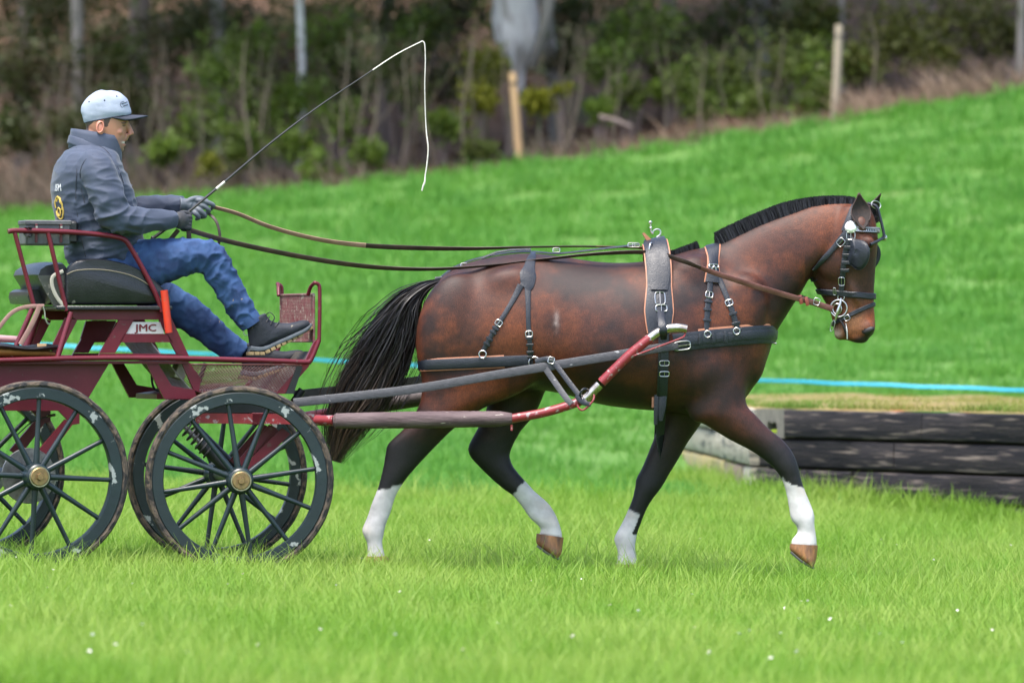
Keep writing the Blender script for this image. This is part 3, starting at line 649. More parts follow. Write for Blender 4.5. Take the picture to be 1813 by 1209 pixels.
stalks([(1180, 180, 1500, 225, 350), (1480, 130, 1660, 190, 380), (1640, 80, 1840, 160, 420)], 'dry_grass', 'pale straw coloured dead grass at the top of the slope', leafmat('straw', (.30, .20, .14), (.38, .28, .19), .3, .8, (.22, .16, .10)), 6)
lv, lff = leafcloud(9000, (0, 53, 0), 11, 8, .0, .07, 77, 60); lv[:, 2] += np.repeat([bankh(float(a[0]), float(max(46.2, a[1]))) + .02 for a in lv[::4]], 4)
lv = lv.reshape(-1, 4, 3); lv = lv[lv[:, 0, 1] > 46.6].reshape(-1, 3); link_ = tag(link_mesh('fallen_leaves', np_mesh('fallen_leaves', lv, np.arange(len(lv)).reshape(-1, 4)), lf_b), 'brown fallen leaves covering the wooded bank', 'leaves', kind='stuff')
lg_ = MB().tube(vcat([P(1062, 208, 46.9), P(1090, 214, 46.8), P(1120, 226, 46.7)], 10), [.04, .035, .02], 8).build('fallen_branch', bk_brown); tag(lg_, 'brown fallen branch lying at the edge of the slope', 'branch')
# ================================================================== HORSE
HEAD = Frame(P(1490, 430, 0), -14)
trunk = MB().loft(W0, [
    (752, 566, 748, 640, .10, 0), (764, 515, 748, 690, .17, 0), (785, 487, 762, 705, .215, 0), (825, 465, 815, 700, .25, 0), (880, 452, 880, 694, .272, 0),
    (940, 447, 945, 690, .282, 0), (1000, 454, 1005, 700, .285, 0), (1060, 463, 1062, 716, .298, 0), (1120, 464, 1122, 724, .30, 0),
    (1170, 457, 1172, 728, .285, 0), (1220, 443, 1222, 733, .255, 0), (1268, 440, 1270, 730, .225, 0), (1306, 455, 1312, 714, .20, 0),
    (1340, 490, 1342, 672, .165, 0), (1364, 540, 1362, 628, .11, 0)], n=40, sub=5, egg=.16, p=.92)
neck = MB().loft(W0, [
    (1190, 452, 1300, 690, .17, 0), (1222, 440, 1352, 650, .165, 0), (1264, 432, 1372, 596, .135, 0), (1300, 415, 1388, 570, .112, 0), (1340, 395, 1404, 544, .10, 0),
    (1390, 376, 1420, 518, .094, 0), (1440, 363, 1431, 496, .09, 0), (1480, 358, 1440, 484, .085, 0), (1512, 358, 1452, 470, .075, 0)], n=32, sub=5, egg=.28, p=.95)
head = MB().loft(HEAD, [
    (1488, 366, 1538, 362, .055, 0), (1470, 392, 1549, 388, .082, 0), (1452, 425, 1554, 418, .098, 0), (1438, 455, 1553, 442, .094, 0), (1434, 482, 1551, 466, .084, 0),
    (1441, 503, 1549, 490, .072, 0), (1455, 526, 1548, 515, .060, 0), (1468, 549, 1548, 540, .054, 0), (1474, 570, 1549, 563, .056, 0),
    (1477, 586, 1550, 580, .056, 0), (1487, 598, 1546, 592, .048, 0), (1500, 603, 1535, 601, .03, 0)], n=32, sub=5, p=.88)
musc = MB()
def blob(fr, px, py, v, rx, rz, ry, rot=0):
    a = R(rot); s = 1 / 356.0; c = fr.pt(px, py, v)
    ex = fr.f * (math.cos(a) * rx * s) + fr.z * (math.sin(a) * rx * s); ez = fr.f * (-math.sin(a) * rz * s) + fr.z * (math.cos(a) * rz * s)
    musc.ellipsoid(c, ex, fr.l * ry, ez)
for sg in (-1, 1):
    blob(HEAD, 1474, 455, .066 * sg, 36, 44, .034, 20)         # cheek
    blob(HEAD, 1534, 430, .078 * sg, 17, 13, .022)             # brow over the eye
    blob(HEAD, 1533, 582, .038 * sg, 17, 14, .022, 20)         # nostril wing
    blob(HEAD, 1518, 599, .018 * sg, 20, 9, .034, -10)          # upper lip
    blob(HEAD, 1488, 592, .018 * sg, 12, 11, .03)              # chin
    blob(HEAD, 1505, 500, .055 * sg, 46, 8, .018, -68)         # facial crest
    blob(W0, 1285, 585, .14 * sg, 62, 112, .082, -28)         # shoulder
    blob(W0, 1235, 655, .18 * sg, 60, 50, .075, 20)           # triceps
    blob(W0, 1322, 630, .08 * sg, 36, 58, .08, 5)            # breast
    blob(W0, 905, 505, .185 * sg, 50, 34, .052, 5)               # point of hip
    blob(W0, 800, 590, .155 * sg, 66, 110, .105, -8)           # buttock
    blob(W0, 915, 640, .20 * sg, 48, 62, .07, -20)             # stifle
    blob(W0, 1225, 500, .125 * sg, 44, 52, .065, -20)              # shoulder blade top
# legs: back outline, front outline (photograph pixels), half width, lateral plane
NH, FH, NF, FF = -.155, .16, -.15, .15
nhind = MB().loft(W0, [(752, 560, 930, 540, .10, -.13), (742, 640, 955, 635, .105, -.14), (744, 694, 925, 694, .09, NH), (736, 728, 858, 722, .082, NH), (716, 757, 806, 757, .066, NH),
    (688, 784, 772, 790, .052, NH), (683, 798, 750, 813, .046, NH), (679, 822, 738, 826, .042, NH), (673, 848, 724, 842, .038, NH), (667, 868, 713, 857, .034, NH),
    (658, 890, 702, 876, .030, NH), (650, 914, 692, 907, .030, NH), (641, 936, 683, 930, .038, NH), (643, 947, 680, 945, .040, NH), (650, 962, 677, 961, .034, NH), (650, 980, 681, 980, .038, NH), (648, 990, 684, 990, .040, NH)], n=24, sub=5)
fhind = MB().loft(W0, [(800, 560, 950, 560, .09, .13), (838, 640, 965, 640, .10, .14), (858, 690, 968, 690, .085, FH), (860, 725, 946, 735, .07, FH), (846, 757, 922, 764, .058, FH),
    (829, 789, 904, 800, .050, FH), (831, 806, 906, 818, .046, FH), (842, 820, 913, 831, .043, FH), (865, 843, 926, 846, .038, FH), (890, 865, 944, 866, .033, FH), (907, 877, 956, 877, .030, FH),
    (923, 896, 972, 891, .030, FH), (937, 916, 984, 910, .038, FH), (950, 928, 990, 925, .040, FH), (957, 936, 994, 938, .035, FH), (954, 946, 997, 953, .040, FH)], n=24, sub=5)
nfore = MB().loft(W0, [(1195, 640, 1340, 620, .08, -.13), (1208, 700, 1326, 668, .085, -.14), (1222, 740, 1322, 712, .078, NF), (1248, 752, 1340, 736, .070, NF), (1289, 777, 1362, 759, .058, NF),
    (1331, 799, 1387, 779, .047, NF), (1359, 819, 1404, 801, .044, NF), (1374, 834, 1413, 823, .043, NF), (1384, 849, 1418, 845, .036, NF), (1391, 871, 1427, 872, .031, NF), (1396, 897, 1437, 896, .032, NF),
    (1400, 919, 1442, 912, .038, NF), (1410, 931, 1442, 928, .037, NF), (1411, 943, 1444, 941, .033, NF), (1402, 954, 1446, 956, .038, NF), (1400, 966, 1447, 968, .042, NF)], n=24, sub=5)
ffore = MB().loft(W0, [(1165, 660, 1300, 640, .08, .13), (1168, 710, 1268, 705, .085, .14), (1163, 757, 1240, 752, .068, FF), (1151, 792, 1219, 782, .055, FF), (1137, 826, 1202, 812, .046, FF),
    (1126, 847, 1186, 838, .043, FF), (1124, 862, 1172, 862, .043, FF), (1119, 883, 1154, 886, .036, FF), (1111, 903, 1144, 904, .031, FF), (1101, 925, 1136, 924, .031, FF), (1089, 947, 1129, 943, .038, FF),
    (1087, 957, 1126, 958, .039, FF), (1093, 974, 1125, 973, .033, FF), (1092, 990, 1129, 990, .037, FF), (1089, 1004, 1132, 1004, .041, FF)], n=24, sub=5)
hv, hf = remesh([trunk, neck, head, musc, nhind, fhind, nfore, ffore], 0.0085)
hpx, hpy = to_px(hv)
soft = np.clip((735 - hpy) / 50, .05, 1) * np.clip((1440 - hpx) / 40, .10, 1)                     # blend muscles and limb roots, keep joints crisp
hv = smooth_np(hv, hf, 70, 0.6, 0, soft)
hv = smooth_np(hv, hf, 5, 0.5, -0.52)
HB = bvh_of(hv, hf)
hpx, hpy = to_px(hv); _hm = (hpx > 1436) & (hpy > 350) | (hpy - 470 < (hpx - 1430) * 2.2) & (hpx > 1428) & (hpy > 480); _fm = _hm[hf].all(axis=1)
HBH = bvh_of(hv, hf[_fm]); HBB = bvh_of(hv, hf[(hpx < 1425)[hf].all(axis=1)])
# ---- coat: bay with black points and white stockings
hpx, hpy = to_px(hv); near = hv[:, 1] < 0
nzv = np.array([mnoise.fractal(Vector(p) * 5.0, 1.0, 2.0, 4) for p in hv]); nzf = np.array([mnoise.noise(Vector(p) * 38.0) for p in hv])
nzl = np.array([mnoise.noise(Vector((p[0] * 1.7, p[1], p[2] * 1.9))) for p in hv])
bay = np.array([.056, .0140, .0058]); dark = np.array([.0155, .0052, .0036]); red = np.array([.118, .030, .0080]); blk = np.array([.0075, .0065, .0075]); wht = np.array([.52, .495, .485]); tan = np.array([.15, .064, .026])
def lerp(c, d, t): t = np.clip(t, 0, 1)[:, None]; return c * (1 - t) + d * t
col = np.tile(bay, (len(hv), 1))
col = lerp(col, dark, .42 + 1.5 * nzv + .6 * nzl); col = lerp(col, red, np.clip(-.25 - 1.1 * nzv + .8 * nzl, 0, .6))
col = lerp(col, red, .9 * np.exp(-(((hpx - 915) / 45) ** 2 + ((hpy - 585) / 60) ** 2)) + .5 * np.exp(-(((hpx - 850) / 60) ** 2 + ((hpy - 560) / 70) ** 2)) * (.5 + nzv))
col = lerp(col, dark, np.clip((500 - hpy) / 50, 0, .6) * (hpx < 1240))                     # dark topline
col = lerp(col, dark, np.clip((hpy - 640) / 110, 0, .85) * (hpx > 900) * (hpx < 1230))      # dark belly: own tone plus its shade painted in
headm = (hpx > 1425) & (hpy > 340)
col = lerp(col, red * .95, headm * (.70 + .8 * nzv) * np.clip((hpx - 1425) / 45, 0, 1))
col = lerp(col, red, .7 * np.exp(-(((hpx - 1440) / 60) ** 2 + ((hpy - 392) / 26) ** 2)))
col = lerp(col, tan, headm * .75 * np.exp(-(((hpx - 1512) / 26) ** 2 + ((hpy - 505) / 34) ** 2)))
col = lerp(col, tan * 1.25, headm * .9 * np.exp(-(((hpx - 1512) / 22) ** 2 + ((hpy - 570) / 22) ** 2)))
col = lerp(col, np.array([.24, .058, .012]), headm * .95 * np.exp(-(((hpx - 1546) / 9) ** 2 + ((hpy - 562) / 22) ** 2)))
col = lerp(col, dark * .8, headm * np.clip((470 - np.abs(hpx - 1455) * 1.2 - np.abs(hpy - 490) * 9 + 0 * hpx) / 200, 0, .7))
col = lerp(col, blk, headm * np.clip((hpy - (601 - .42 * (hpx - 1500))) / 9, 0, .92) * (hpx > 1500))
col = lerp(col, np.array([.01, .008, .009]), headm * (np.exp(-(((hpx - 1536) / 11) ** 2 + ((hpy - 587) / 6) ** 2)) > .45))  # darkness of the nostril hollow painted into the coat colour
col = lerp(col, np.array([.30, .24, .19]), headm * .8 * np.exp(-(((hpx - 1482) / 8) ** 2 + ((hpy - 590) / 9) ** 2)))
col = lerp(col, dark * .7, headm * .8 * np.exp(-(((hpx - 1535) / 18) ** 2 + ((hpy - 440) / 22) ** 2)))
legm = lambda m, y0, y1: np.clip((hpy - y0) / (y1 - y0), 0, 1) * m
isnh = near & (hpx < 840); isfh = (~near) & (hpx < 1010); isnf = near & (hpx > 1190); isff = (~near) & (hpx > 1040) & (hpx < 1260)
col = lerp(col, blk, legm(isnh, 725, 790)); col = lerp(col, blk, legm(isfh, 690, 785)); col = lerp(col, blk, legm(isnf, 715, 815)); col = lerp(col, blk, legm(isff, 735, 850))
wig = 5 * nzf
def below(ax, ay, bx, by): return (hpy + wig - (ay + (by - ay) * (hpx - ax) / (bx - ax))) / 3
col = lerp(col, wht, below(669, 867, 713, 855) * isnh * (hpy > 845))
col = lerp(col, wht, np.minimum(below(905, 880, 928, 850), 1) * isfh * (hpy > 842) * (hpx > 895))
col = lerp(col, wht, below(1383, 846, 1420, 862) * isnf * (hpy > 838))
ffw = below(1112, 900, 1136, 912) * isff; ffw = np.where((hpx - 1140 + (hpy - 916) * .42 > -9) & (hpy < 945), 0, ffw)
col = lerp(col, wht, ffw)
col = lerp(col, np.array([.30, .24, .22]), .8 * np.exp(-(((hpx - 985) / 5) ** 2 + ((hpy - 568) / 14) ** 2)) * (.6 + nzf))
col = lerp(col, np.array([.52, .44, .36]), np.where(col[:, 1] > .4, np.clip(nzv * 1.2, 0, .5), 0))
col *= (1 + np.where(col[:, 1] > .3, .04, .28) * nzf)[:, None]
hm = bpy.data.materials.new('bay_coat'); n = nodes_of(hm); N = n.nodes.new; L = n.links.new
out = N('ShaderNodeOutputMaterial'); b = N('ShaderNodeBsdfPrincipled'); L(b.outputs[0], out.inputs[0])
at = N('ShaderNodeAttribute'); at.attribute_name = 'Col'
tc = N('ShaderNodeTexCoord'); mp = N('ShaderNodeMapping'); mp.inputs['Scale'].default_value = (60, 90, 24); mp.inputs['Rotation'].default_value = (0, .5, 0)
L(tc.outputs['Object'], mp.inputs[0]); nz = N('ShaderNodeTexNoise'); nz.inputs['Scale'].default_value = 5; nz.inputs['Detail'].default_value = 4; L(mp.outputs[0], nz.inputs[0])
n2 = N('ShaderNodeTexNoise'); n2.inputs['Scale'].default_value = 16; n2.inputs['Detail'].default_value = 5; L(tc.outputs['Object'], n2.inputs[0])
r2 = N('ShaderNodeMapRange'); r2.inputs[1].default_value = .3; r2.inputs[2].default_value = .7; r2.inputs[3].default_value = .8; r2.inputs[4].default_value = 1.18; L(n2.outputs[0], r2.inputs[0])
n4 = N('ShaderNodeTexNoise'); n4.inputs['Scale'].default_value = 3.2; n4.inputs['Detail'].default_value = 5; n4.inputs['Roughness'].default_value = .7; L(mp.outputs[0], n4.inputs[0])
r4 = N('ShaderNodeMapRange'); r4.inputs[1].default_value = .32; r4.inputs[2].default_value = .68; r4.inputs[3].default_value = .55; r4.inputs[4].default_value = 1.45; L(n4.outputs[0], r4.inputs[0])
sp_ = N('ShaderNodeSeparateColor'); L(at.outputs['Color'], sp_.inputs[0]); gt = N('ShaderNodeMapRange'); gt.inputs[1].default_value = .12; gt.inputs[2].default_value = .3; L(sp_.outputs[1], gt.inputs[0])
mw = N('ShaderNodeMix'); L(gt.outputs[0], mw.inputs[0]); L(r4.outputs[0], mw.inputs[2]); mw.inputs[3].default_value = 1.0
ml = N('ShaderNodeMath'); ml.operation = 'MULTIPLY'; L(mw.outputs[0], ml.inputs[0]); L(r2.outputs[0], ml.inputs[1])
mm = N('ShaderNodeMix'); mm.data_type = 'RGBA'; mm.blend_type = 'MULTIPLY'; mm.inputs[0].default_value = 1; L(at.outputs['Color'], mm.inputs[6]); L(ml.outputs[0], mm.inputs[7]); L(mm.outputs[2], b.inputs['Base Color'])
bq = N('ShaderNodeBump'); bq.inputs['Strength'].default_value = .10; bq.inputs['Distance'].default_value = .012; L(n2.outputs[0], bq.inputs['Height'])
bp = N('ShaderNodeBump'); bp.inputs['Strength'].default_value = .38; bp.inputs['Distance'].default_value = .004; L(nz.outputs[0], bp.inputs['Height']); L(bq.outputs[0], bp.inputs['Normal']); L(bp.outputs[0], b.inputs['Normal'])
b.inputs['Roughness'].default_value = .52; b.inputs['Specular IOR Level'].default_value = .36
horse = empty('horse', P(900, 1000, 0), 'dark bay horse with four white stockings trotting in harness', 'horse')
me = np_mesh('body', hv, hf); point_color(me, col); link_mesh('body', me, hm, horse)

# ---- hooves
horn = mat('hoof_horn', (.34, .15, .05), (.11, .055, .03), 30, .5, .3, stretch=(1, 1, .25)); hornd = mat('hoof_dark', (.03, .025, .022), (.06, .045, .035), 30, .5, .3)
def hoof(st, m):
    o = MB().loft(W0, st, n=20, sub=3).build('hoof', m, horse); return o
hoof([(1399, 962, 1448, 965, .043, NF), (1399, 974, 1447, 978, .048, NF), (1416, 990, 1444, 994, .052, NF), (1434, 1002, 1440, 1003, .045, NF)], horn)
hoof([(950, 944, 998, 951, .042, FH), (950, 962, 996, 966, .048, FH), (966, 976, 994, 980, .05, FH), (982, 985, 988, 987, .042, FH)], horn)
hoof([(646, 984, 685, 984, .042, NH), (643, 998, 692, 998, .05, NH), (641, 1012, 699, 1012, .056, NH)], horn)
hoof([(1087, 998, 1133, 998, .042, FF), (1084, 1012, 1139, 1012, .05, FF), (1082, 1026, 1146, 1026, .056, FF)], horn)
shoe = mat('horseshoe_steel', (.12, .12, .12), (.2, .19, .18), 20, .45, 0, .8)
MB().tube([W0.pt(1400, 977, NF - .035), W0.pt(1418, 993, NF - .05), W0.pt(1437, 1004, NF - .03), W0.pt(1440, 1005, NF), W0.pt(1437, 1004, NF + .03), W0.pt(1418, 993, NF + .05), W0.pt(1400, 977, NF + .035)], .006, 6).build('horseshoe', shoe, horse)
MB().tube([W0.pt(951, 966, FH - .035), W0.pt(967, 978, FH - .05), W0.pt(985, 988, FH - .03), W0.pt(988, 989, FH), W0.pt(985, 988, FH + .03)], .006, 6).build('horseshoe', shoe, horse)
# ---- ears
earm = mat('ear_hair', (.022, .010, .007), (.04, .017, .01), 40, .6, .2); earin = mat('ear_inner', (.012, .009, .009), (.03, .018, .014), 40, .8, .2)
def ear(base, tip, width, face, side):
    V = []; Fc = []; ax = (tip - base); m, k = 12, 9; sd = ax.cross(face).normalized()
    for i in range(m + 1):
        t = i / m; wdt = width * (0.75 + .5 * math.sin(math.pi * min(1, t * 1.15))) * (1 - t ** 2.6) + .002
        c = base + ax * t + face * (-.010 * math.sin(math.pi * t))
        for j in range(k):
            a = (j / (k - 1) - .5) * math.pi * (1.15 - .25 * t)
            V.append(c + sd * math.sin(a) * wdt - face * math.cos(a) * wdt * .8)
    for i in range(m):
        for j in range(k - 1): Fc.append([i * k + j, i * k + j + 1, (i + 1) * k + j + 1, (i + 1) * k + j])
    me = raw_mesh('ear', V, Fc); o = link_mesh('ear', me, earm, horse)
    s = o.modifiers.new('thick', 'SOLIDIFY'); s.thickness = .006; s.offset = 0
    me.materials.append(earin); s.material_offset = 0
    V2 = []; F2 = []
    for i in range(m + 1):
        a_, b_ = V[i * k], V[i * k + k - 1]; dp = (V[i * k + k // 2] - (a_ + b_) / 2)
        for j in range(5): t_ = j / 4; V2.append(a_ * (1 - t_) + b_ * t_ + dp * (.55 * math.sin(math.pi * t_)))
    for i in range(m):
        for j in range(4): F2.append([i * 5 + j, i * 5 + j + 1, (i + 1) * 5 + j + 1, (i + 1) * 5 + j])
    V2.append((V[0] + V[k - 1]) / 2 - ax * .25); c_ = len(V2) - 1
    for j in range(4): F2.append([c_, j + 1, j])
    link_mesh('ear_inner', raw_mesh('ear_inner', V2, F2), earin, o)
    MB().ellipsoid(base - face * .026 - ax * .08, sd * width * .85, face * width * .55, ax * .30).build('ear_base', mat('ear_root_hair', (.055, .018, .010), (.09, .030, .014), 40, .6, .2), o)
    return o
ear(HEAD.pt(1527, 394, -.100), HEAD.pt(1521, 342, -.088), .041, (HEAD.f * .35 - HEAD.l * .9 + HEAD.z * .1).normalized(), -1)
ear(HEAD.pt(1545, 388, .07), HEAD.pt(1560, 343, .075), .037, (HEAD.f * .75 - HEAD.l * .25 + HEAD.z * .1).normalized(), 1)
eyem = mat('eye', (.006, .004, .003), None, 10, .08)
for sg in (-1, 1):
    MB().ellipsoid(HEAD.pt(1534, 441, .083 * sg), HEAD.f * .02, HEAD.l * .018, HEAD.z * .018).build('eye', eyem, horse)
mouthm = mat('dark_muzzle_skin', (.006, .005, .006), (.012, .010, .010), 30, .5)
for sg in (-1, 1):
    MB().ellipsoid(HEAD.pt(1538, 585, .049 * sg), HEAD.f * .030 + HEAD.z * .012, HEAD.l * .013, HEAD.z * .016 - HEAD.f * .005, 16, 10).build('nostril', mouthm, horse)  # solid dark ellipsoid stands in for the shaded nostril hole
    MB().tube(vcat([HEAD.pt(1484, 563, .0575 * sg), HEAD.pt(1492, 573, .059 * sg), HEAD.pt(1497, 585, .0555 * sg), HEAD.pt(1500, 598, .042 * sg)], 12), [.004, .0065, .008, .005], 7).build('lip', mouthm, horse)
foam = mat('mouth_foam', (.7, .68, .66), None, 10, .5); MB().tube(vcat([HEAD.pt(1497.5, 572, -.060), HEAD.pt(1499.5, 585, -.060), HEAD.pt(1500, 600, -.044)], 10), [.001, .0035, .003], 6).build('foam', foam, horse)
# ---- hair: thin ribbons
def strands(paths, w0, name, material, parent, cols=None, taper=.15):
    """paths: (n, m, 3) array"""
    n, m, _ = paths.shape
    t = np.gradient(paths, axis=1); t /= np.linalg.norm(t, axis=2, keepdims=True) + 1e-9
    rnd = np.random.randn(n, 1, 3); s = np.cross(t, rnd); s /= np.linalg.norm(s, axis=2, keepdims=True) + 1e-9
    wd = (w0 * (1 - (1 - taper) * np.linspace(0, 1, m) ** 2))[None, :, None] * (.6 + .8 * np.random.rand(n, 1, 1))
    v = np.stack([paths - s * wd / 2, paths + s * wd / 2], 2).reshape(-1, 3)
    i = np.arange(n)[:, None] * m * 2 + np.arange(m - 1)[None, :] * 2
    f = np.stack([i, i + 1, i + 3, i + 2], -1).reshape(-1, 4)
    me = np_mesh(name, v, f)
    if cols is not None: point_color(me, np.repeat(cols.reshape(-1, 3), 2, axis=0))
    return link_mesh(name, me, material, parent)
def hairmat(name, rough=.42):
    m = bpy.data.materials.new(name); n = nodes_of(m); N = n.nodes.new; L = n.links.new
    out = N('ShaderNodeOutputMaterial'); b = N('ShaderNodeBsdfPrincipled'); L(b.outputs[0], out.inputs[0]); at = N('ShaderNodeAttribute'); at.attribute_name = 'Col'
    L(at.outputs['Color'], b.inputs['Base Color']); b.inputs['Roughness'].default_value = rough; b.inputs['Specular IOR Level'].default_value = .4; return m
hair = hairmat('horse_hair')
# tail
cen = catmull([(782, 496), (752, 508), (722, 536), (702, 578), (682, 622), (660, 664), (634, 708), (608, 756), (590, 816)], 26)
half = np.interp(np.linspace(0, 1, 27), np.linspace(0, 1, 9), [7, 13, 25, 34, 39, 40, 38, 30, 11])
core = MB(); core.tube([P(c[0], c[1], .0) for c in cen[:24]], [h / 356 * .55 for h in half[:24]], 10, flat=.8)
nS = 4200; paths = np.zeros((nS, 24, 3)); cols = np.zeros((nS, 24, 3)); cenA = np.array(cen)
tang = np.gradient(cenA, axis=0); nor = np.stack([-tang[:, 1], tang[:, 0]], 1); nor /= np.linalg.norm(nor, axis=1, keepdims=True)
for i in range(nS):
    t0 = random.random() ** 1.7 * .42; t1 = min(1, t0 + .40 + random.random() * .6) if random.random() < .7 else .86 + .14 * random.random()
    s = max(-1.2, min(1.2, random.gauss(0, .56))); q = random.gauss(0, .045); ph = random.random() * 6.3; am = random.gauss(0, 4.2); am2 = random.gauss(0, 2.2); fq = random.uniform(5, 9)
    stray = random.random() < .10
    for k in range(24):
        u = k / 23; t = t0 + (t1 - t0) * u; x = t * 26; a = min(25, int(x)); fr = x - a
        c = cenA[a] * (1 - fr) + cenA[a + 1] * fr; nn = nor[a]; h = half[a] * (1 - fr) + half[a + 1] * fr
        spread = min(1, .25 + (t - t0) * 2.2)
        off = s * h * spread * (1.0 if not stray else 1.55) + am * math.sin(ph + u * fq) * u + am2 * math.sin(ph * 3 + u * 22) * u ** .7
        pp = c + nn * off
        pt = P(pp[0], pp[1], q * min(1, spread * 1.2))
        paths[i, k] = pt
        tipb = max(0, (t - .5) / .5)
        cb = np.array([.0085, .006, .0055]); ct = np.array([.16, .095, .045]) * (.4 + .8 * ((i * 37 % 100) / 100))
        cols[i, k] = cb * (1 - tipb * .5) + ct * tipb * .5 if (i % 2 == 0) else cb
tail = strands(paths, .0042, 'tail', hair, horse, cols)
core.build('dock', mat('tail_core', (.006, .005, .005), None, 10, .8), tail)
# hogged mane, standing along the crest
def crest_hair(pix, h0, h1, nS, lean, name, wid=.026, ymid=0.0):
    c = catmull(pix, 600); A = np.array(c); T = np.gradient(A, axis=0); paths = np.zeros((nS, 4, 3)); cols = np.zeros((nS, 4, 3))
    for i in range(nS):
        t = random.random() * 600; a = min(599, int(t)); f = t - a; p = A[a] * (1 - f) + A[a + 1] * f; tg = T[a] / np.linalg.norm(T[a]); up = np.array([tg[1], -tg[0]])
        hh = (h0 + (h1 - h0) * t / 600) * (1 + .035 * random.gauss(0, 1)) * min(1, .35 + min(t, 600 - t) / 30); y = random.uniform(-wid, wid); hh *= 1 - .25 * (y / wid) ** 2
        for k in range(4):
            u = k / 3; q = p + up * ((hh + 8) * u - 14) + tg * (lean * hh * u + random.gauss(0, .6) * u)
            paths[i, k] = P(q[0], q[1], ymid + y * (1 - .35 * u))
        cols[i] = np.array([.011, .0105, .013]) * (.6 + .9 * random.random())
    return strands(paths, .0024, name, hair, horse, cols, .6)
crest_hair([(1266, 432), (1300, 413), (1345, 391), (1395, 371), (1445, 361), (1485, 358), (1518, 360)], 24, 16, 11000, .05, 'mane')
crest_hair([(1176, 452), (1205, 445), (1237, 436)], 10, 16, 1300, .1, 'withers_hair', .018)
crest_hair([(1536, 366), (1548, 374), (1556, 392)], 14, 8, 260, .3, 'forelock', .02)
crest_hair([(1440, 500), (1434, 490), (1428, 492)], 9, 9, 160, .1, 'jaw_hair', .03)
# ================================================================== HARNESS
lea = mat('black_leather', (.0045, .0065, .0115), (.009, .012, .019), 25, .36, .25, spec=.55, bscale=160, rough2=.52)  # blue tint in the base colour stands in for reflected sky
leag = mat('grey_webbing', (.026, .027, .032), (.050, .051, .058), 30, .55, .25, stretch=(1, 1, 3), spots=(.30, .30, .30), spot_scale=26, spot_lo=.70, spot_hi=.74)
tanl = mat('tan_leather_edge', (.34, .135, .07), (.42, .18, .10), 30, .55)
brl = mat('brown_rein_leather', (.120, .042, .036), (.185, .075, .065), 18, .45, .15, stretch=(1, 1, 1))
brd = mat('dark_rein_leather', (.030, .018, .015), (.06, .032, .026), 18, .5, .15)
sil = mat('polished_steel', (.50, .49, .47), None, 10, .28, metal=1)
IN = 1 / 356.0
hn = empty('driving_harness', P(1050, 700, 0), 'black leather driving harness with tan edging strapped on the bay horse', 'harness')
def dgr(a, b, n): return [R(a + (b - a) * i / n) for i in range(n + 1)]
def strap(name, pix, wid, parent, m=lea, th=.004, lift=.002, step=5, bv=None):
    p, n = path_on(bv or HB, pix, step); return MB().ribbon(p, n, wid, th, lift).build(name, m, parent), p, n
# --- saddle pad over the back
def saddle(a0, a1, wid, extra, th, name, m, parent, base=.004):
    an = dgr(a0, a1, 56); pts, nr = loop_on(HB, P(1163, 600, 0), (0.02, 0, 1), (0, -1, 0), an, 2)
    out = [p + n * (base + extra + .086 * math.exp(-(math.degrees(a) / 24) ** 2)) for p, n, a in zip(pts, nr, an)]
    return MB().ribbon(vsmooth(out, 3), nr, wid, th).build(name, m, parent)
wp = [.104, .124, .138, .128, .116, .118, .12, .118, .116, .12, .118, .116, .128, .138, .124, .104]
pad = saddle(-86, 86, wp, .004, .007, 'saddle_pad', lea, hn)
saddle(-85, 85, [x + .012 for x in wp], .001, .006, 'edging', tanl, pad)
saddle(-44, 44, [.085, .105, .108, .106, .105, .106, .108, .105, .085], .014, .006, 'skirt', lea, pad)
sk, sp, sn = strap('saddle_strap', [(1160, 472), (1163, 500), (1167, 530), (1169, 550), (1173, 586)], .042, hn, th=.004, lift=.014)
hw = Multi()
def lay(pix, lift=.02, bv=None):
    h, n = cam_hit(bv or HB, *pix); return h + n * lift, n
for px, py, w_, h_, lf in ((1168, 531, 18, 24, .021), (1170, 548, 20, 12, .022), (1160, 482, 19, 7, .021)):
    p, n = lay((px, py), lf); buckle(hw, p, n, (0, 0, 1), w_ * IN, h_ * IN, .0032)
q = [(1162.7, 420), (1169, 415.5), (1168.7, 408.4), (1162.7, 406), (1156.7, 409.5), (1156, 414), (1153, 410.8), (1152.4, 406), (1151.5, 395)]
hw.tube(vcat([P(x, y, 0) for x, y in q], 40), [.005, .004, .0035, .0035, .004], 8)
hw.ellipsoid(P(1151.5, 394, 0), (.009, 0, 0), (0, .009, 0), (0, 0, .009), 12, 8); hw.ellipsoid(P(1152.2, 403.5, 0), (.0075, 0, 0), (0, .0075, 0), (0, 0, .006), 12, 8)
for v in (-.085, .085):                     # terrets
    hw.ring([P(1153 + 3.5 * math.cos(2 * math.pi * k / 16), 442 + 12 * math.sin(2 * math.pi * k / 16), v + math.copysign(.03, v) + .018 * math.cos(2 * math.pi * k / 16)) for k in range(16)], .0035, 8)
    hw.tube([P(1156, 452, v + math.copysign(.02, v)), P(1156, 457, v)], .006, 8)
hw.build('fitting', sil, pad)
MB().plate([P(1137, 413, -.045), P(1141, 412, -.045), P(1153, 424, -.045), P(1150, 434, -.045)], (0, .09, 0)).build('cantle', tanl, pad)
MB().plate([P(1176, 424, -.05), P(1180, 425, -.05), P(1184, 439, -.05), P(1178, 440, -.05)], (0, .1, 0)).build('pommel', tanl, pad)
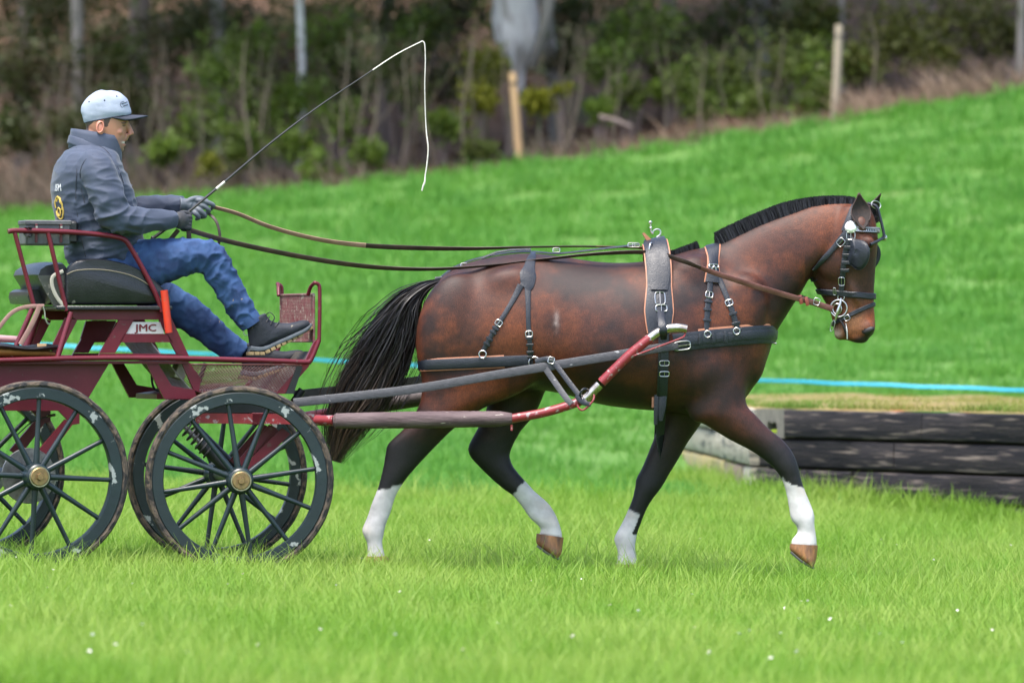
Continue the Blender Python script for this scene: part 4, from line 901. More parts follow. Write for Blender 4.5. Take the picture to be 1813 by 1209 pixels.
# --- girth
gp, gn = loop_on(HB, P(1172, 600, 0), (0.02, 0, 1), (0, -1, 0), dgr(84, 276, 50), 2)
MB().ribbon(gp, gn, .052, .005, .003).build('girth', lea, hn)
gp, gn = path_on(HB, [(1176, 592), (1175.5, 630), (1175, 665), (1174, 700)], 5)
gs = MB().ribbon([p + n * .012 for p, n in zip(gp, gn)], gn, .040, .005).build('girth_billet', lea, hn)
e = gp[-1] + gn[-1] * .014
for k, (dx, dz, w_, m) in enumerate(((.0, -.165, .036, lea), (-.026, -.185, .034, lea))):
    a = e + Vector((dx, .012 * k, .05)); MB().ribbon(vcat([a, a + Vector((-.004, -.005, dz * .5)), a + Vector((-.012, .0, dz))], 8), [(0, -1, 0)] * 9, [w_, w_, w_ * .9, w_ * .5], .005).build('hanging_billet', m, hn)
MB().ribbon([e + Vector((-.045, .02, .08)), e + Vector((-.047, .018, -.05))], [(0, -1, 0)] * 2, .02, .004).build('girth_edge', tanl, hn)
hw = Multi()
for y in (660, 642):
    p, n = lay((1175, y), .02); buckle(hw, p, n, (0, 0, 1), 17 * IN, 9 * IN, .003)
hw.build('girth_buckle', sil, gs)
# --- breast collar
def bcol(a0, a1, wid, lift, th, name, m, parent, c=(1250, 600), n=60):
    p, nr = loop_on(HBB, P(c[0], c[1], 0), (1, 0, .03), (0, -1, 0), dgr(a0, a1, n), 3)
    p = [q - Vector((0, 0, .09 * max(0, -(q.x - P(1250, 0, 0).x)))) + Vector((0, 0, .06 * max(0, q.x - P(1250, 0, 0).x) - .9 * max(0, q.x - P(1330, 0, 0).x) ** 2)) for q in p]
    fl = [Vector((v.x, v.y, v.z * .3)).normalized() for v in nr]
    return MB().ribbon(p, fl, wid, th, lift).build(name, m, parent)
bc = bcol(-122, 122, .088, .006, .008, 'breast_collar', lea, hn)
bcol(-100, 100, .096, .002, .005, 'edging', tanl, bc, (1250, 598))
bcol(-118, 118, .046, .015, .005, 'billet', lea, bc)
hw = Multi()
p, n = lay((1205, 612), .028); buckle(hw, p, n, (1, 0, .12), .042, .085, .0035)
p, n = lay((1364, 606), .012); hw.tube([p, p + n * .016], .004, 8); hw.ellipsoid(p + n * .016, (.006, 0, 0), (0, .006, 0), (0, 0, .006), 10, 6)
for x, y in ((1251, 592), (1303, 586)):
    p, n = lay((x, y), .02); hw.ring([p + Vector((.016 * math.cos(a), -.004, .016 * math.sin(a))) for a in dgr(0, 337.5, 15)], .003)
hw.build('buckle', sil, bc)
kp = Multi()
for x in (1238, 1262, 1284):
    p, n = lay((x, 601 - (x - 1238) * .1), .018); kp.ribbon([p + Vector((0, 0, .028)), p + n * .006, p - Vector((0, 0, .028))], [n] * 3, .02, .004)
kp.build('keeper', lea, bc)
# --- neck strap
nps, nnr = loop_on(HB, P(1258, 530, 0), (0.04, 0, 1), (0, -1, 0), dgr(-66, 66, 40), 2)
ns = MB().ribbon(nps, nnr, [.075, .066, .052, .05, .062, .074, .062, .05, .052, .066, .075], .007, .006).build('neck_strap', lea, hn)
MB().ribbon(nps, nnr, [.087, .078, .064, .062, .074, .086, .074, .062, .064, .078, .087], .006, .002).build('edging', tanl, ns)
hw = Multi(); p, n = lay((1261, 474), .02); buckle(hw, p, n, (0, 0, 1), .05, .018, .0035); hw.ring([p + Vector((.010 * math.cos(a), -.01, -.022 + .020 * math.sin(a))) for a in dgr(0, 337.5, 15)], .003)
for s_, pix in enumerate(([(1258, 480), (1256, 515), (1252, 548), (1250, 602)], [(1266, 480), (1281, 512), (1297, 553), (1306, 585), (1313, 600)])):
    o, pp, nn = strap('drop_strap', pix, .027, ns, lift=.005)
    for t in (.42,):
        k = int(len(pp) * t); buckle(hw, pp[k] + nn[k] * .012, nn[k], pp[k + 1] - pp[k], .036, .03, .003)
    kb = Multi()
    for t in (.52, .64, .76):
        k = int(len(pp) * t); sdv = (pp[k + 1] - pp[k]).cross(nn[k]).normalized(); kb.ribbon([pp[k] - sdv * .018, pp[k] + nn[k] * .004, pp[k] + sdv * .018], [nn[k]] * 3, .013, .004, .009)
    kb.build('keeper', lea, o)
    # far side: mirrored straight drops
    fp = [Vector((p_.x, -p_.y, p_.z)) for p_ in pp]; MB().ribbon(fp, [Vector((n_.x, -n_.y, n_.z)) for n_ in nn], .027, .004, .005).build('drop_strap', lea, ns)
hw.build('buckle', sil, ns)
# --- back strap and crupper
def top_of(px):
    x = P(px, 450, 0).x; h = HB.ray_cast(Vector((x, 0, 3)), Vector((0, 0, -1))); return h[0]
bp_ = [top_of(x) + Vector((0, 0, .006)) for x in range(776, 1000, 8)] + [P(1040, 444, 0), P(1085, 438, 0), P(1132, 434, 0)]
bs = MB().ribbon(vsmooth(bp_, 3), [(0, -.25, 1)] * len(bp_), .026, .005).build('back_strap', lea, hn)
MB().ribbon([P(768, 504, -.02), P(784, 490, -.02), P(806, 472, -.02)], [(-.5, -.6, .6)] * 3, .016, .004).build('strap_end', lea, bs)
MB().ribbon([P(770, 493, -.02), P(790, 490, -.02)], [(-.2, -.6, .7)] * 2, .014, .004).build('strap_end', lea, bs)
MB().ribbon([P(852, 458, -.025), P(880, 447, -.025), P(905, 443, -.02), P(940, 442, -.02)], [(-.2, -.6, .7)] * 4, .016, .004).build('strap_end', lea, bs)
hw = Multi()
for x, y in ((1118, 434), (1126, 434), (822, 470), (985, 443)):
    buckle(hw, P(x, y, -.02), (0, -1, .3), (1, 0, 0), .022, .035, .003)
hw.build('buckle', sil, bs)
# --- hip strap with fork
hpth, hnr = loop_on(HB, P(938, 560, 0), (.06, 0, 1), (0, -1, 0), dgr(-40, 40, 30), 2)
hs = MB()
pt1, nr1 = path_on(HB, [(944, 449), (942, 455), (939, 465), (936, 478), (934, 490), (934, 503), (929, 510)], 3, 3)
far_ = [Vector((p.x, -p.y, p.z)) for p in pt1][::-1]
hs.ribbon(far_ + pt1, [Vector((v.x, -v.y, v.z)) for v in nr1[::-1]] + nr1, [.06, .07, .085, .052, .045, .026, .026, .045, .052, .085, .07, .06], .005, .003)
hs = hs.build('hip_strap', lea, hn)
hw = Multi()
for pix in ([(922, 505), (907, 534), (890, 562), (874, 587), (855, 622)], [(934, 506), (935, 539), (935.5, 576), (938, 608), (939.5, 645)]):
    o, pp, nn = strap('fork_strap', pix, [.032, .024, .023, .023, .024], hs, lift=.003, step=4)
    k = int(len(pp) * .60); buckle(hw, pp[k] + nn[k] * .01, nn[k], pp[k + 1] - pp[k], .034, .028, .003)
    kb = Multi()
    for t in (.68, .75, .83, .9):
        k = int(len(pp) * t); sdv = (pp[k + 1] - pp[k]).cross(nn[k]).normalized(); kb.ribbon([pp[k] - sdv * .016, pp[k] + nn[k] * .003, pp[k] + sdv * .016], [nn[k]] * 3, .012, .004, .007)
    kb.build('keeper', lea, o)
    MB().ribbon([Vector((p.x, -p.y, p.z)) for p in pp], [Vector((v.x, -v.y, v.z)) for v in nn], .024, .004, .003).build('fork_strap', lea, hs)
# --- breeching
def breech(a0, a1, wid, lift, th, name, m, parent):
    p, nr = loop_on(HB, P(880, 640, 0), (-1, 0, -.045), (0, -1, 0), dgr(a0, a1, 60), 3)
    return MB().ribbon(p, [Vector((v.x, v.y, v.z * .3)).normalized() for v in nr], wid, th, lift).build(name, m, parent)
br = breech(-120, 120, .052, .006, .007, 'breeching', lea, hn)
breech(-98, 98, .063, .002, .006, 'edging', tanl, br)
for x, y, r_ in ((946, 640, .028), (855, 626, .018)):
    p, n = lay((x, y), .018); hw.ring([p + Vector((r_ * math.cos(a), -.003 * math.cos(a), r_ * math.sin(a))) for a in dgr(0, 340, 17)], .0035)
hw.build('buckle', sil, br)
# ================================================================== BRIDLE
bd = empty('bridle', HEAD.pt(1510, 480, 0), 'black leather blinker bridle with silver browband and round rosette', 'bridle')
def hloop(c, d1, a0, a1, wid, name, m=lea, lift=.003, th=.005, n=44, parent=bd, sm=2):
    """loop on the head: plane through pixel direction d1 and the head's lateral axis"""
    e1 = (HEAD.f * d1[0] - HEAD.z * d1[1]).normalized()
    p, nr = loop_on(HBH, HEAD.pt(c[0], c[1], 0), e1, -HEAD.l, dgr(a0, a1, n), sm, .5)
    return MB().ribbon(p, nr, wid, th, lift).build(name, m, parent), p, nr
hloop((1500, 415), (18, -52), -82, 82, .034, 'crownpiece')
bb, bp2, bn2 = hloop((1508, 406), (1, .06), -97, 97, .030, 'browband', lift=.006)
hloop((1508, 403), (1, .06), -92, 92, .009, 'browband_piping', mat('grey_piping', (.22, .22, .24), None, 10, .4), lift=.013, parent=bb)
ch = MB()
for i in range(2, len(bp2) - 2):
    p, n = bp2[i] + bn2[i] * .013, bn2[i]; t = (bp2[i + 1] - bp2[i - 1]).normalized(); s = t.cross(n)
    ch.ring([p + t * (.0062 * math.cos(a)) + s * (.011 * math.sin(a)) for a in dgr(0, 330, 11)], .0019, 5)
tag(ch.build('chain', sil, bb), kind='stuff')
noseb, _, _ = hloop((1508, 521), (1, .10), -180, 176, .030, 'noseband', lift=.005, th=.008, n=60)
hloop((1512, 556), (70, -34), -180, 176, .021, 'flash_strap', lift=.003, th=.007, n=60)
ck, cp_, cn_ = strap('cheekpiece', [(1503, 416), (1499, 435), (1495, 458), (1492, 482), (1491, 500), (1489.5, 524)], .027, bd, lift=.008, step=3)
kb = Multi()
for y in (438, 452, 465, 478):
    p, n = lay((1505 - (y - 416) * .155, y), .012, HB); kb.ribbon([p - HEAD.f * .021, p + n * .006, p + HEAD.f * .021], [n] * 3, .017, .005)
kb.build('keeper', lea, ck)
MB().ribbon([p + HEAD.l * 2 * ((HEAD.o - p).dot(HEAD.l)) for p in cp_], [v - HEAD.l * 2 * v.dot(HEAD.l) for v in cn_], .027, .004, .006).build('cheekpiece', lea, bd)
tl, tp, tn = strap('throatlash', [(1500, 411), (1489, 424), (1476, 440), (1461, 456), (1446, 470), (1438, 478)], [.030, .032, .026, .026, .022, .02], bd, lift=.006, step=3)
p, n = lay((1507, 403), .012)
MB().lathe(p, n, [(.0, .012), (.014, .011), (.024, .008), (.0305, .003), (.0315, 0), (.028, -.004)][::-1], 28).build('rosette', mat('rosette_silver', (.85, .85, .85), None, 10, .3, metal=.6), bd)
p2, n2 = p + HEAD.l * 2 * ((HEAD.o - p).dot(HEAD.l)), n - HEAD.l * 2 * n.dot(HEAD.l)
MB().lathe(p2, n2, [(.0, .012), (.014, .011), (.024, .008), (.0305, .003), (.0315, 0), (.028, -.004)][::-1], 28).build('rosette', MATS['rosette_silver'], bd)
hw = Multi()
for px, py, w_, h_, t in ((1507, 418, 15, 14, (0, 0, 1)), (1490, 441 - 12, 12, 14, None), (1490.5, 497, 11, 15, (0, 0, 1)), (1479, 515, 5, 13, (0, 0, 1)), (1501, 563, 9, 10, (.8, 0, .4))):
    pp, nn = lay((px, py), .016)
    buckle(hw, pp, nn, Vector(t) if t else Vector((.7, 0, .7)), w_ * IN, h_ * IN, .0024)
hw.build('buckle', sil, bd)
# blinkers: domed leather cups standing off the cheek
outl = [(430, 700), (480, 758), (560, 775), (640, 800), (695, 865), (715, 960), (695, 1060), (640, 1150), (565, 1192), (500, 1175), (440, 1130), (340, 1100), (360, 980), (385, 850), (405, 750)]
outl = [(1460 + x / 8.06, 330 + y / 8.06) for x, y in outl]
def blinker(sg):
    cx, cy = 1525, 447; V = []; Fc = []; m = 6; k = len(outl)
    o2 = catmull(outl + [outl[0]], k * 3)[:-1]; k = len(o2)
    for r in range(1, m + 1):
        for x, y in o2:
            t = r / m; px, py = cx + (x - cx) * t, cy + (y - cy) * t
            base = HEAD.pt(px, py, 0); u = (px - 1503) / 46
            off = .088 + .064 * max(0, min(1.2, u)) + .016 * (1 - t * t)
            q = base - HEAD.l * (base - HEAD.o).dot(HEAD.l) + HEAD.l * (sg * off)
            # undo the pixel shift so that both cups mirror across the head plane
            V.append(q)
    c0 = len(V); b0 = HEAD.pt(cx, cy, 0); V.append(b0 - HEAD.l * (b0 - HEAD.o).dot(HEAD.l) + HEAD.l * sg * (.128))
    for r in range(m - 1):
        for i in range(k): Fc.append([r * k + i, r * k + (i + 1) % k, (r + 1) * k + (i + 1) % k, (r + 1) * k + i])
    for i in range(k): Fc.append([c0, (i + 1) % k, i])
    me = raw_mesh('blinker', V, Fc); o = link_mesh('blinker', me, lea, bd); s = o.modifiers.new('thick', 'SOLIDIFY'); s.thickness = .006; s.offset = 0
    MB().ring([V[(m - 1) * k + i] for i in range(0, k, 1)], .0035, 6).build('rim', lea, o)
blinker(-1); blinker(1)
stay = Multi()
for sg in (-1, 1): stay.tube(vcat([HEAD.pt(1541, 433, .115 * sg), HEAD.pt(1552, 428, .085 * sg), HEAD.pt(1559, 424, .045 * sg), HEAD.pt(1566, 421, 0)], 12), .008, 8)
stay.build('blinker_stay', lea, bd)
MB().ellipsoid(HEAD.pt(1566, 421, 0), HEAD.f * .014, HEAD.l * .014, HEAD.z * .016).build('stay_boss', sil, bd)
fd = Multi()
for v in (-.012, .014):
    fd.tube(vcat([HEAD.pt(1536, 360, v), HEAD.pt(1552, 366, v), HEAD.pt(1558, 385, v), HEAD.pt(1563, 405, v), HEAD.pt(1566, 420, v)], 14), .0075, 8)
fd.build('forehead_drop', lea, bd)
rg = MB(); rg.ring([HEAD.pt(1551 + 8 * math.cos(a) + 2 * math.sin(a), 363 + 7 * math.sin(a), .0 + .02 * math.cos(a)) for a in dgr(0, 340, 17)], .0028); rg.build('ring', sil, bd)
# bit: two rings, shank and curb hook
bit = Multi()
bc_ = HEAD.pt(1485, 546, -.068)
bit.ring([bc_ + HEAD.f * (.042 * math.cos(a)) + HEAD.z * (.042 * math.sin(a)) for a in dgr(0, 345, 23)], .0042, 8)
bit.ring([HEAD.pt(1482, 547, -.062) + HEAD.f * (.022 * math.cos(a)) + HEAD.z * (.026 * math.sin(a)) for a in dgr(0, 345, 15)], .0035, 6)
bit.tube(vcat([HEAD.pt(1489, 528, -.07), HEAD.pt(1487, 540, -.075), HEAD.pt(1483, 552, -.076), HEAD.pt(1479, 568, -.07)], 10), [.004, .007, .009, .004], 8)
bit.ring([HEAD.pt(1474 + 3.4 * math.cos(a) - 2.5 * math.sin(a), 577 + 10 * math.sin(a), -.07) for a in dgr(0, 330, 11)], .0024, 6)
bit.ring([HEAD.pt(1489 + 6 * math.cos(a), 527 + 5 * math.sin(a), -.068) for a in dgr(0, 330, 11)], .0024, 6)
bit.tube([HEAD.pt(1485, 548, -.06), HEAD.pt(1490, 553, 0), HEAD.pt(1485, 548, .06)], .008, 8)
bit.ring([HEAD.pt(1485, 546, .068) + HEAD.f * (.042 * math.cos(a)) + HEAD.z * (.042 * math.sin(a)) for a in dgr(0, 345, 23)], .0042, 8)
bit.build('bit', sil, bd)
# ================================================================== CARRIAGE
FA = Frame((-1.413, 0, 0), 8.0)                # front axle
RB = Frame((-2.493, -.365, 0), 18.7)           # body and rear axle
red = mat('dark_red_paint', (.095, .005, .013), (.125, .009, .020), 6, .42, .05, spec=.4, spots=(.10, .045, .04), spot_scale=30, spot_lo=.66, spot_hi=.72)
redb = mat('bright_red_paint_chipped', (.25, .022, .028), (.17, .018, .024), 16, .4, .1, spots=(.32, .25, .25), spot_scale=34, spot_lo=.57, spot_hi=.64)
green = mat('green_black_wheel_paint', (.0055, .013, .016), (.009, .020, .023), 8, .45, .1, spots=(.27, .29, .28), spot_scale=9, spot_lo=.625, spot_hi=.64)
green2 = mat('green_black_spoke_paint', (.0055, .013, .016), (.009, .020, .023), 8, .36, .05, spots=(.25, .27, .26), spot_scale=60, spot_lo=.73, spot_hi=.75)
rub = mat('muddy_rubber_tyre', (.030, .025, .021), (.14, .10, .07), 14, .85, .6, stretch=(1, 4, 1), spots=(.016, .015, .015), spot_scale=22, spot_lo=.48, spot_hi=.56)
brass = mat('brass', (.34, .23, .10), (.20, .13, .07), 40, .42, .1, metal=.8)
steel = mat('worn_steel', (.26, .25, .24), (.14, .135, .13), 25, .45, .1, metal=.8)
blk = mat('black_vinyl', (.007, .008, .010), (.014, .015, .018), 14, .36, .15, bscale=120, spots=(.16, .15, .12), spot_scale=30, spot_lo=.70, spot_hi=.73)
blkm = mat('black_metal', (.010, .010, .011), (.02, .02, .02), 20, .45)
chrome = mat('worn_chrome', (.55, .53, .49), (.30, .25, .2), 25, .25, metal=1)
sleeve = mat('pink_grey_wrapped_sleeve', (.050, .028, .031), (.125, .085, .085), 11, .75, .4, stretch=(.35, 1, 2), spots=(.42, .36, .31), spot_scale=30, spot_lo=.68, spot_hi=.72)
darksl = mat('dark_wrapped_sleeve', (.045, .034, .034), (.09, .07, .068), 20, .7, .4)
cg = empty('carriage', RB.L(.6, 0, .05), 'dark red marathon carriage with green spoked wheels behind the horse', 'carriage')
def sd(px, py, v0=-.26):
    q = RB.pt(px, py, v0) - RB.o; return q.dot(RB.f), q.z
def SP(px, py, v, v0=-.26):
    u, w_ = sd(px, py, v0); return RB.L(u, v, w_)
# ---- wheel meshes (axis = local y, outside = -y)
def lathe_y(prof, n): return MB().lathe((0, 0, 0), (0, 1, 0), prof, n)
def ringprof(mb_prof, n):
    m = MB(); k = len(mb_prof); V = []; Fc = []
    for i in range(n):
        a = 2 * math.pi * i / n
        for r, h in mb_prof: V.append(Vector((math.cos(a) * r, h, math.sin(a) * r)))
    for i in range(n):
        j = (i + 1) % n
        for q in range(k): Fc.append([i * k + q, j * k + q, j * k + (q + 1) % k, i * k + (q + 1) % k])
    return m.add(V, Fc)
rim_me = ringprof([(.372, -.022), (.376, -.030), (.424, -.030), (.430, -.024), (.430, .024), (.424, .03), (.376, .03), (.372, .022)], 72)
tyr_me = ringprof([(.427, -.024), (.440, -.031), (.452, -.028), (.460, -.016), (.4575, -.006), (.4575, .006), (.460, .016), (.452, .028), (.440, .031), (.427, .024)], 96)
for i, p in enumerate(tyr_me.v):
    a = math.atan2(p.z, p.x); r = math.hypot(p.x, p.z); k = 1 + .004 * mnoise.noise(Vector((math.cos(a) * 9, math.sin(a) * 9, p.y * 60))); p.x *= k; p.z *= k
hub_me = lathe_y([(.02, -.085), (.052, -.085), (.060, -.078), (.062, -.03), (.068, -.022), (.068, .03), (.055, .045), (.05, .09), (.02, .09)], 28)
cap_me = lathe_y([(.012, -.098), (.040, -.098), (.044, -.094), (.044, -.08), (.02, -.08)], 28); crm_me = ringprof([(.044, -.082), (.044, -.091), (.050, -.091), (.052, -.082)], 32)
nut_me = lathe_y([(.004, -.116), (.016, -.116), (.018, -.112), (.018, -.095), (.004, -.095)], 6)
MW = {}
def shared(name, mb, m):
    me = raw_mesh(name, mb.v, mb.f); me.materials.append(m); me.polygons.foreach_set('use_smooth', np.ones(len(me.polygons), dtype=bool)); me.set_sharp_from_angle(angle=R(38)); return me
MW['rim'] = shared('wheel', rim_me, green); MW['tyre'] = shared('tyre', tyr_me, rub); MW['hub'] = shared('hub', hub_me, green2); MW['cap'] = shared('hub_cap', cap_me, brass); MW['nut'] = shared('hub_nut', nut_me, brass); MW['crm'] = shared('hub_ring', crm_me, chrome)
sp = MB(); sp.tube([(.055, -.012, 0), (.09, -.012, 0), (.2, -.009, 0), (.33, -.004, 0), (.376, -.002, 0)], [.016, .0150, .0125, .0108, .0118], 10, flat=.8)
MW['spoke'] = shared('spoke', sp, green2)
def wheel(hub, yaw, phase, flip):
    w = bpy.data.objects.new('wheel', MW['rim']); COL.objects.link(w); w.parent = cg; w.location = Vector(hub) - cg.location
    w.rotation_euler = (0, -R(phase if not flip else 180 - phase), R(yaw + (180 if flip else 0)))
    for k in ('tyre', 'hub', 'cap', 'nut', 'crm'):
        o = bpy.data.objects.new({'cap': 'hub_cap', 'nut': 'hub_nut', 'crm': 'hub_ring'}.get(k, k), MW[k]); COL.objects.link(o); o.parent = w
    for i in range(12):
        o = bpy.data.objects.new('spoke', MW['spoke']); COL.objects.link(o); o.parent = w; o.rotation_euler = (0, R(30 * i), 0)
    return w
hNF, hFF, hNR = FA.pt(424, 850, -.625), FA.pt(384, 839.5, .625), RB.pt(62, 843, -.625); hFR = hNR + RB.l * 1.25
wheel(hNF, 8, 8.5, False); wheel(hFF, 8, 22, True); wheel(hNR, 18.7, -3, False); wheel(hFR, 18.7, 14, True)
MB().tube([hNR + RB.l * .08, hFR - RB.l * .08], .028, 12).build('rear_axle', blkm, cg); MB().tube([hNF + FA.l * .08, hFF - FA.l * .08], .028, 12).build('front_axle', blkm, cg)
for h_, s_ in ((hNR, 1), (hFR, -1)):
    MB().lathe(h_ + RB.l * (.13 * s_), RB.l, [(.03, -.006), (.132, -.006), (.135, 0), (.132, .006), (.03, .006)], 40).build('brake_disc', steel, cg)
# ---- rear body box, deck and long side rails
t_ = RB.l * .02
plate_px = [(-90, 642), (194, 642), (158, 702), (141, 728), (141, 750), (128, 752), (104, 727), (-90, 727)]
for v in (-.30, .28):
    MB().plate([SP(x, y, v, -.30) for x, y in plate_px], t_).build('side_plate', red, cg)
MB().plate([SP(104, 726, -.28, -.30), SP(-90, 726, -.28, -.30), SP(-90, 726, .28, -.30), SP(104, 726, .28, -.30)], (0, 0, .01)).build('box_floor', red, cg)
MB().plate([SP(158, 700, -.28, -.30), SP(194, 643, -.28, -.30), SP(194, 643, .28, -.30), SP(158, 700, .28, -.30)], RB.f * -.012).build('box_front', red, cg)
dk = MB(); u0, w0 = sd(-90, 640, -.36); u1, _ = sd(335, 640, -.36)
dk.plate([RB.L(u0, -.355, w0 - .012), RB.L(u1, -.355, w0 - .012), RB.L(u1, .355, w0 - .012), RB.L(u0, .355, w0 - .012)], (0, 0, .012)); dk.build('deck', red, cg)
for v in (-.37, .37):
    pts = [SP(x, y, v, -.37) for x, y in ((-90, 641), (0, 638), (150, 634), (300, 634), (460, 638), (540, 641), (549, 639))]
    MB().tube(vcat(pts, 40), .0125, 10).build('side_rail', red, cg)
MB().tube(vcat([SP(10, 600, .3, -.3), SP(43, 599, .3, -.3), SP(93, 602, .3, -.3)], 8), .018, 10).build('far_rail', mat('pale_pink_paint', (.42, .25, .26), None, 10, .5), cg)
# ---- seat stand: two trestle sides
def trestle(v):
    off = RB.l * .022
    th = MB().plate([SP(x, y, v) for x, y in ((118, 553), (126, 546), (293, 546), (301, 560), (282, 566), (134, 566))], off).build('seat_stand', red, cg)
    for poly in ([(116, 562), (136, 567), (113, 612), (106, 632), (90, 632), (94, 608)], [(210, 566.5), (236, 566.5), (203, 625), (176, 625)], [(281, 566.5), (301.5, 560.5), (335, 633), (312, 626)], [(219.5, 591), (295.5, 591), (306, 606), (211, 606)], [(176, 625.5), (312, 626.5), (334, 634), (172, 634)]):
        MB().plate([SP(x, y, v) for x, y in poly], off).build('brace', red, th)
    bpl = MB().plate([SP(x, y, v) + RB.l * .006 for x, y in ((234, 570), (283, 570), (291, 590.8), (222, 590.8))], RB.l * .01).build('name_plate', mat('off_white_enamel', (.60, .57, .56), (.52, .48, .47), 12, .45), th)
    return bpl
bpl = trestle(-.27); trestle(.25)
def text_mesh(s, size, bold=.0):
    c = bpy.data.curves.new('t', 'FONT'); c.body = s; c.size = size; c.offset = bold; c.align_x = 'CENTER'; c.align_y = 'CENTER'; c.resolution_u = 3
    o = bpy.data.objects.new('t', c); COL.objects.link(o); dg = bpy.context.evaluated_depsgraph_get(); me = bpy.data.meshes.new_from_object(o.evaluated_get(dg)); bpy.data.objects.remove(o); return me
tm = text_mesh('JMC', .048); pc = SP(257.5, 581, -.27) - RB.l * .0005
for v_ in tm.vertices: x, y = v_.co.x, v_.co.y; v_.co = pc + RB.f * (x * 1.28) + RB.z * y + RB.l * .0035
tm.materials.append(mat('red_lettering', (.16, .008, .016), None, 10, .5)); link_mesh('lettering', tm, None, bpl, smooth=False)
tm2 = tm.copy()
for v_ in tm2.vertices: v_.co += RB.f * .0026 - RB.l * .0004
link_mesh('lettering', tm2, None, bpl, smooth=False)
tm3 = tm.copy()
for v_ in tm3.vertices: v_.co += RB.f * .0013 + RB.z * .0012 - RB.l * .0008
link_mesh('lettering', tm3, None, bpl, smooth=False)
MB().plate([SP(152, 568, .24, .25), SP(205, 568, .24, .25), SP(190, 600, .24, .25), SP(142, 600, .24, .25)], t_).build('inner_panel', red, cg)
# ---- seat
sb = MB(); u0, w0 = sd(100, 545, -.31); u1, _ = sd(306, 545, -.31)
sb.box(RB.L((u0 + u1) / 2, 0, w0), RB.f * (u1 - u0) / 2, RB.l * .31, (0, 0, .011), .006); sb = sb.build('seat_board', blk, cg)
wing = [(117, 486), (122, 472), (134, 463), (150, 459), (180, 458.5), (208, 463), (238, 472), (266, 488), (289, 509), (302, 525), (303, 538), (116, 539)]
def rounded(poly, v, dv, name, m, parent, bulge=.012, ins=.9):
    c = np.mean(np.array(poly), axis=0); rings = []
    for t, sc in ((0, ins), (.15, .975), (.4, 1), (.6, 1), (.85, .975), (1, ins)):
        rings.append([SP(c[0] + (x - c[0]) * sc, c[1] + (y - c[1]) * sc, v + dv * t, v) for x, y in poly])
    V = [p for r in rings for p in r]; n = len(poly); Fc = []
    for i in range(len(rings) - 1):
        for k in range(n): Fc.append([i * n + k, i * n + (k + 1) % n, (i + 1) * n + (k + 1) % n, (i + 1) * n + k])
    Fc.append(list(range(n))[::-1]); Fc.append(list(range((len(rings) - 1) * n, len(rings) * n)))
    return MB().add(V, Fc).build(name, m, parent)
wing2 = [tuple(p) for p in catmull(wing[:11], 40)] + [(116, 539)]
for v in (-.29, .24): rounded(wing2, v, .05, 'seat_wing', blk, cg)
pip = mat('yellowed_piping', (.20, .17, .12), None, 30, .6)
MB().tube(vcat([SP(x, y, -.292, -.29) for x, y in ((118, 486), (135, 479), (170, 477), (205, 481), (240, 491), (270, 510), (286, 533))], 24), .0028, 6).build('piping', pip, cg)
back = [(64, 486), (68, 475), (80, 467), (98, 463), (116, 464), (122, 472), (117, 490), (112, 539), (92, 539), (76, 505)]
rounded(back, -.24, .52, 'seat_back', blk, cg, ins=.85)
MB().plate([SP(x, y, -.255, -.25) for x, y in ((66, 488), (117, 486), (114, 540), (95, 542), (78, 512))], t_).build('seat_side', mat('worn_grey_green_panel', (.035, .04, .032), (.075, .08, .065), 9, .6, .1, spots=(.2, .19, .16), spot_scale=22, spot_lo=.66, spot_hi=.7), cg)
MB().box(SP(98, 484, 0, -.26), RB.f * .07, RB.l * .22, (0, 0, .02), .008).build('red_cushion', mat('faded_red_vinyl', (.28, .06, .045), None, 10, .5), cg)
MB().box(SP(190, 525, 0, -.26), RB.f * .26, RB.l * .235, (0, 0, .04), .02).build('seat_cushion', blk, cg)
rounded([(50, 516), (58, 511), (74, 512), (82, 540), (52, 538), (48, 526)], -.1, .4, 'groom_seat', blk, cg)
MB().ribbon(vcat([SP(x, y, -.30, -.30) for x, y in ((112, 480), (94, 489), (92, 505), (100, 525), (112, 541))], 14), [-RB.l] * 15, .018, .004).build('pale_strap', mat('pale_strap', (.36, .33, .27), None, 20, .6), cg)
# ---- arm rail
rl = MB().tube(vcat([SP(x, y, -.30, -.30) for x, y in ((14, 410), (30, 408.5), (87, 409.5), (130, 411.5), (180, 416), (208, 420), (222, 426), (231, 438), (255, 480), (278, 526), (287, 552))], 50), .0125, 10).build('arm_rail', red, cg)
MB().tube([SP(26, 412, -.30, -.30), SP(44, 480, -.30, -.30), SP(60, 541, -.30, -.30)], .011, 10).build('rail_post', red, rl)
MB().tube([SP(85, 412, -.30, -.30), SP(101, 480, -.30, -.30), SP(118, 550, -.30, -.30)], .0115, 10).build('rail_post', red, rl)
MB().tube([SP(126, 553, -.33, -.33), SP(102, 632, -.36, -.36)], .0125, 10).build('stay', red, cg)
MB().tube([SP(58, 545, -.28, -.28), SP(20, 632, -.3, -.3)], .013, 10).build('stay', red, cg); MB().tube([SP(72, 547, .1, .1), SP(40, 632, .1, .1)], .02, 10).build('stay', red, cg)
MB().tube([SP(290.5, 514, -.33, -.33), SP(299, 589, -.33, -.33)], .0185, 16).build('whip_socket', mat('orange_red_paint', (.62, .040, .010), (.5, .03, .01), 10, .45, spots=(.3, .1, .05), spot_scale=40, spot_lo=.66, spot_hi=.7), cg)
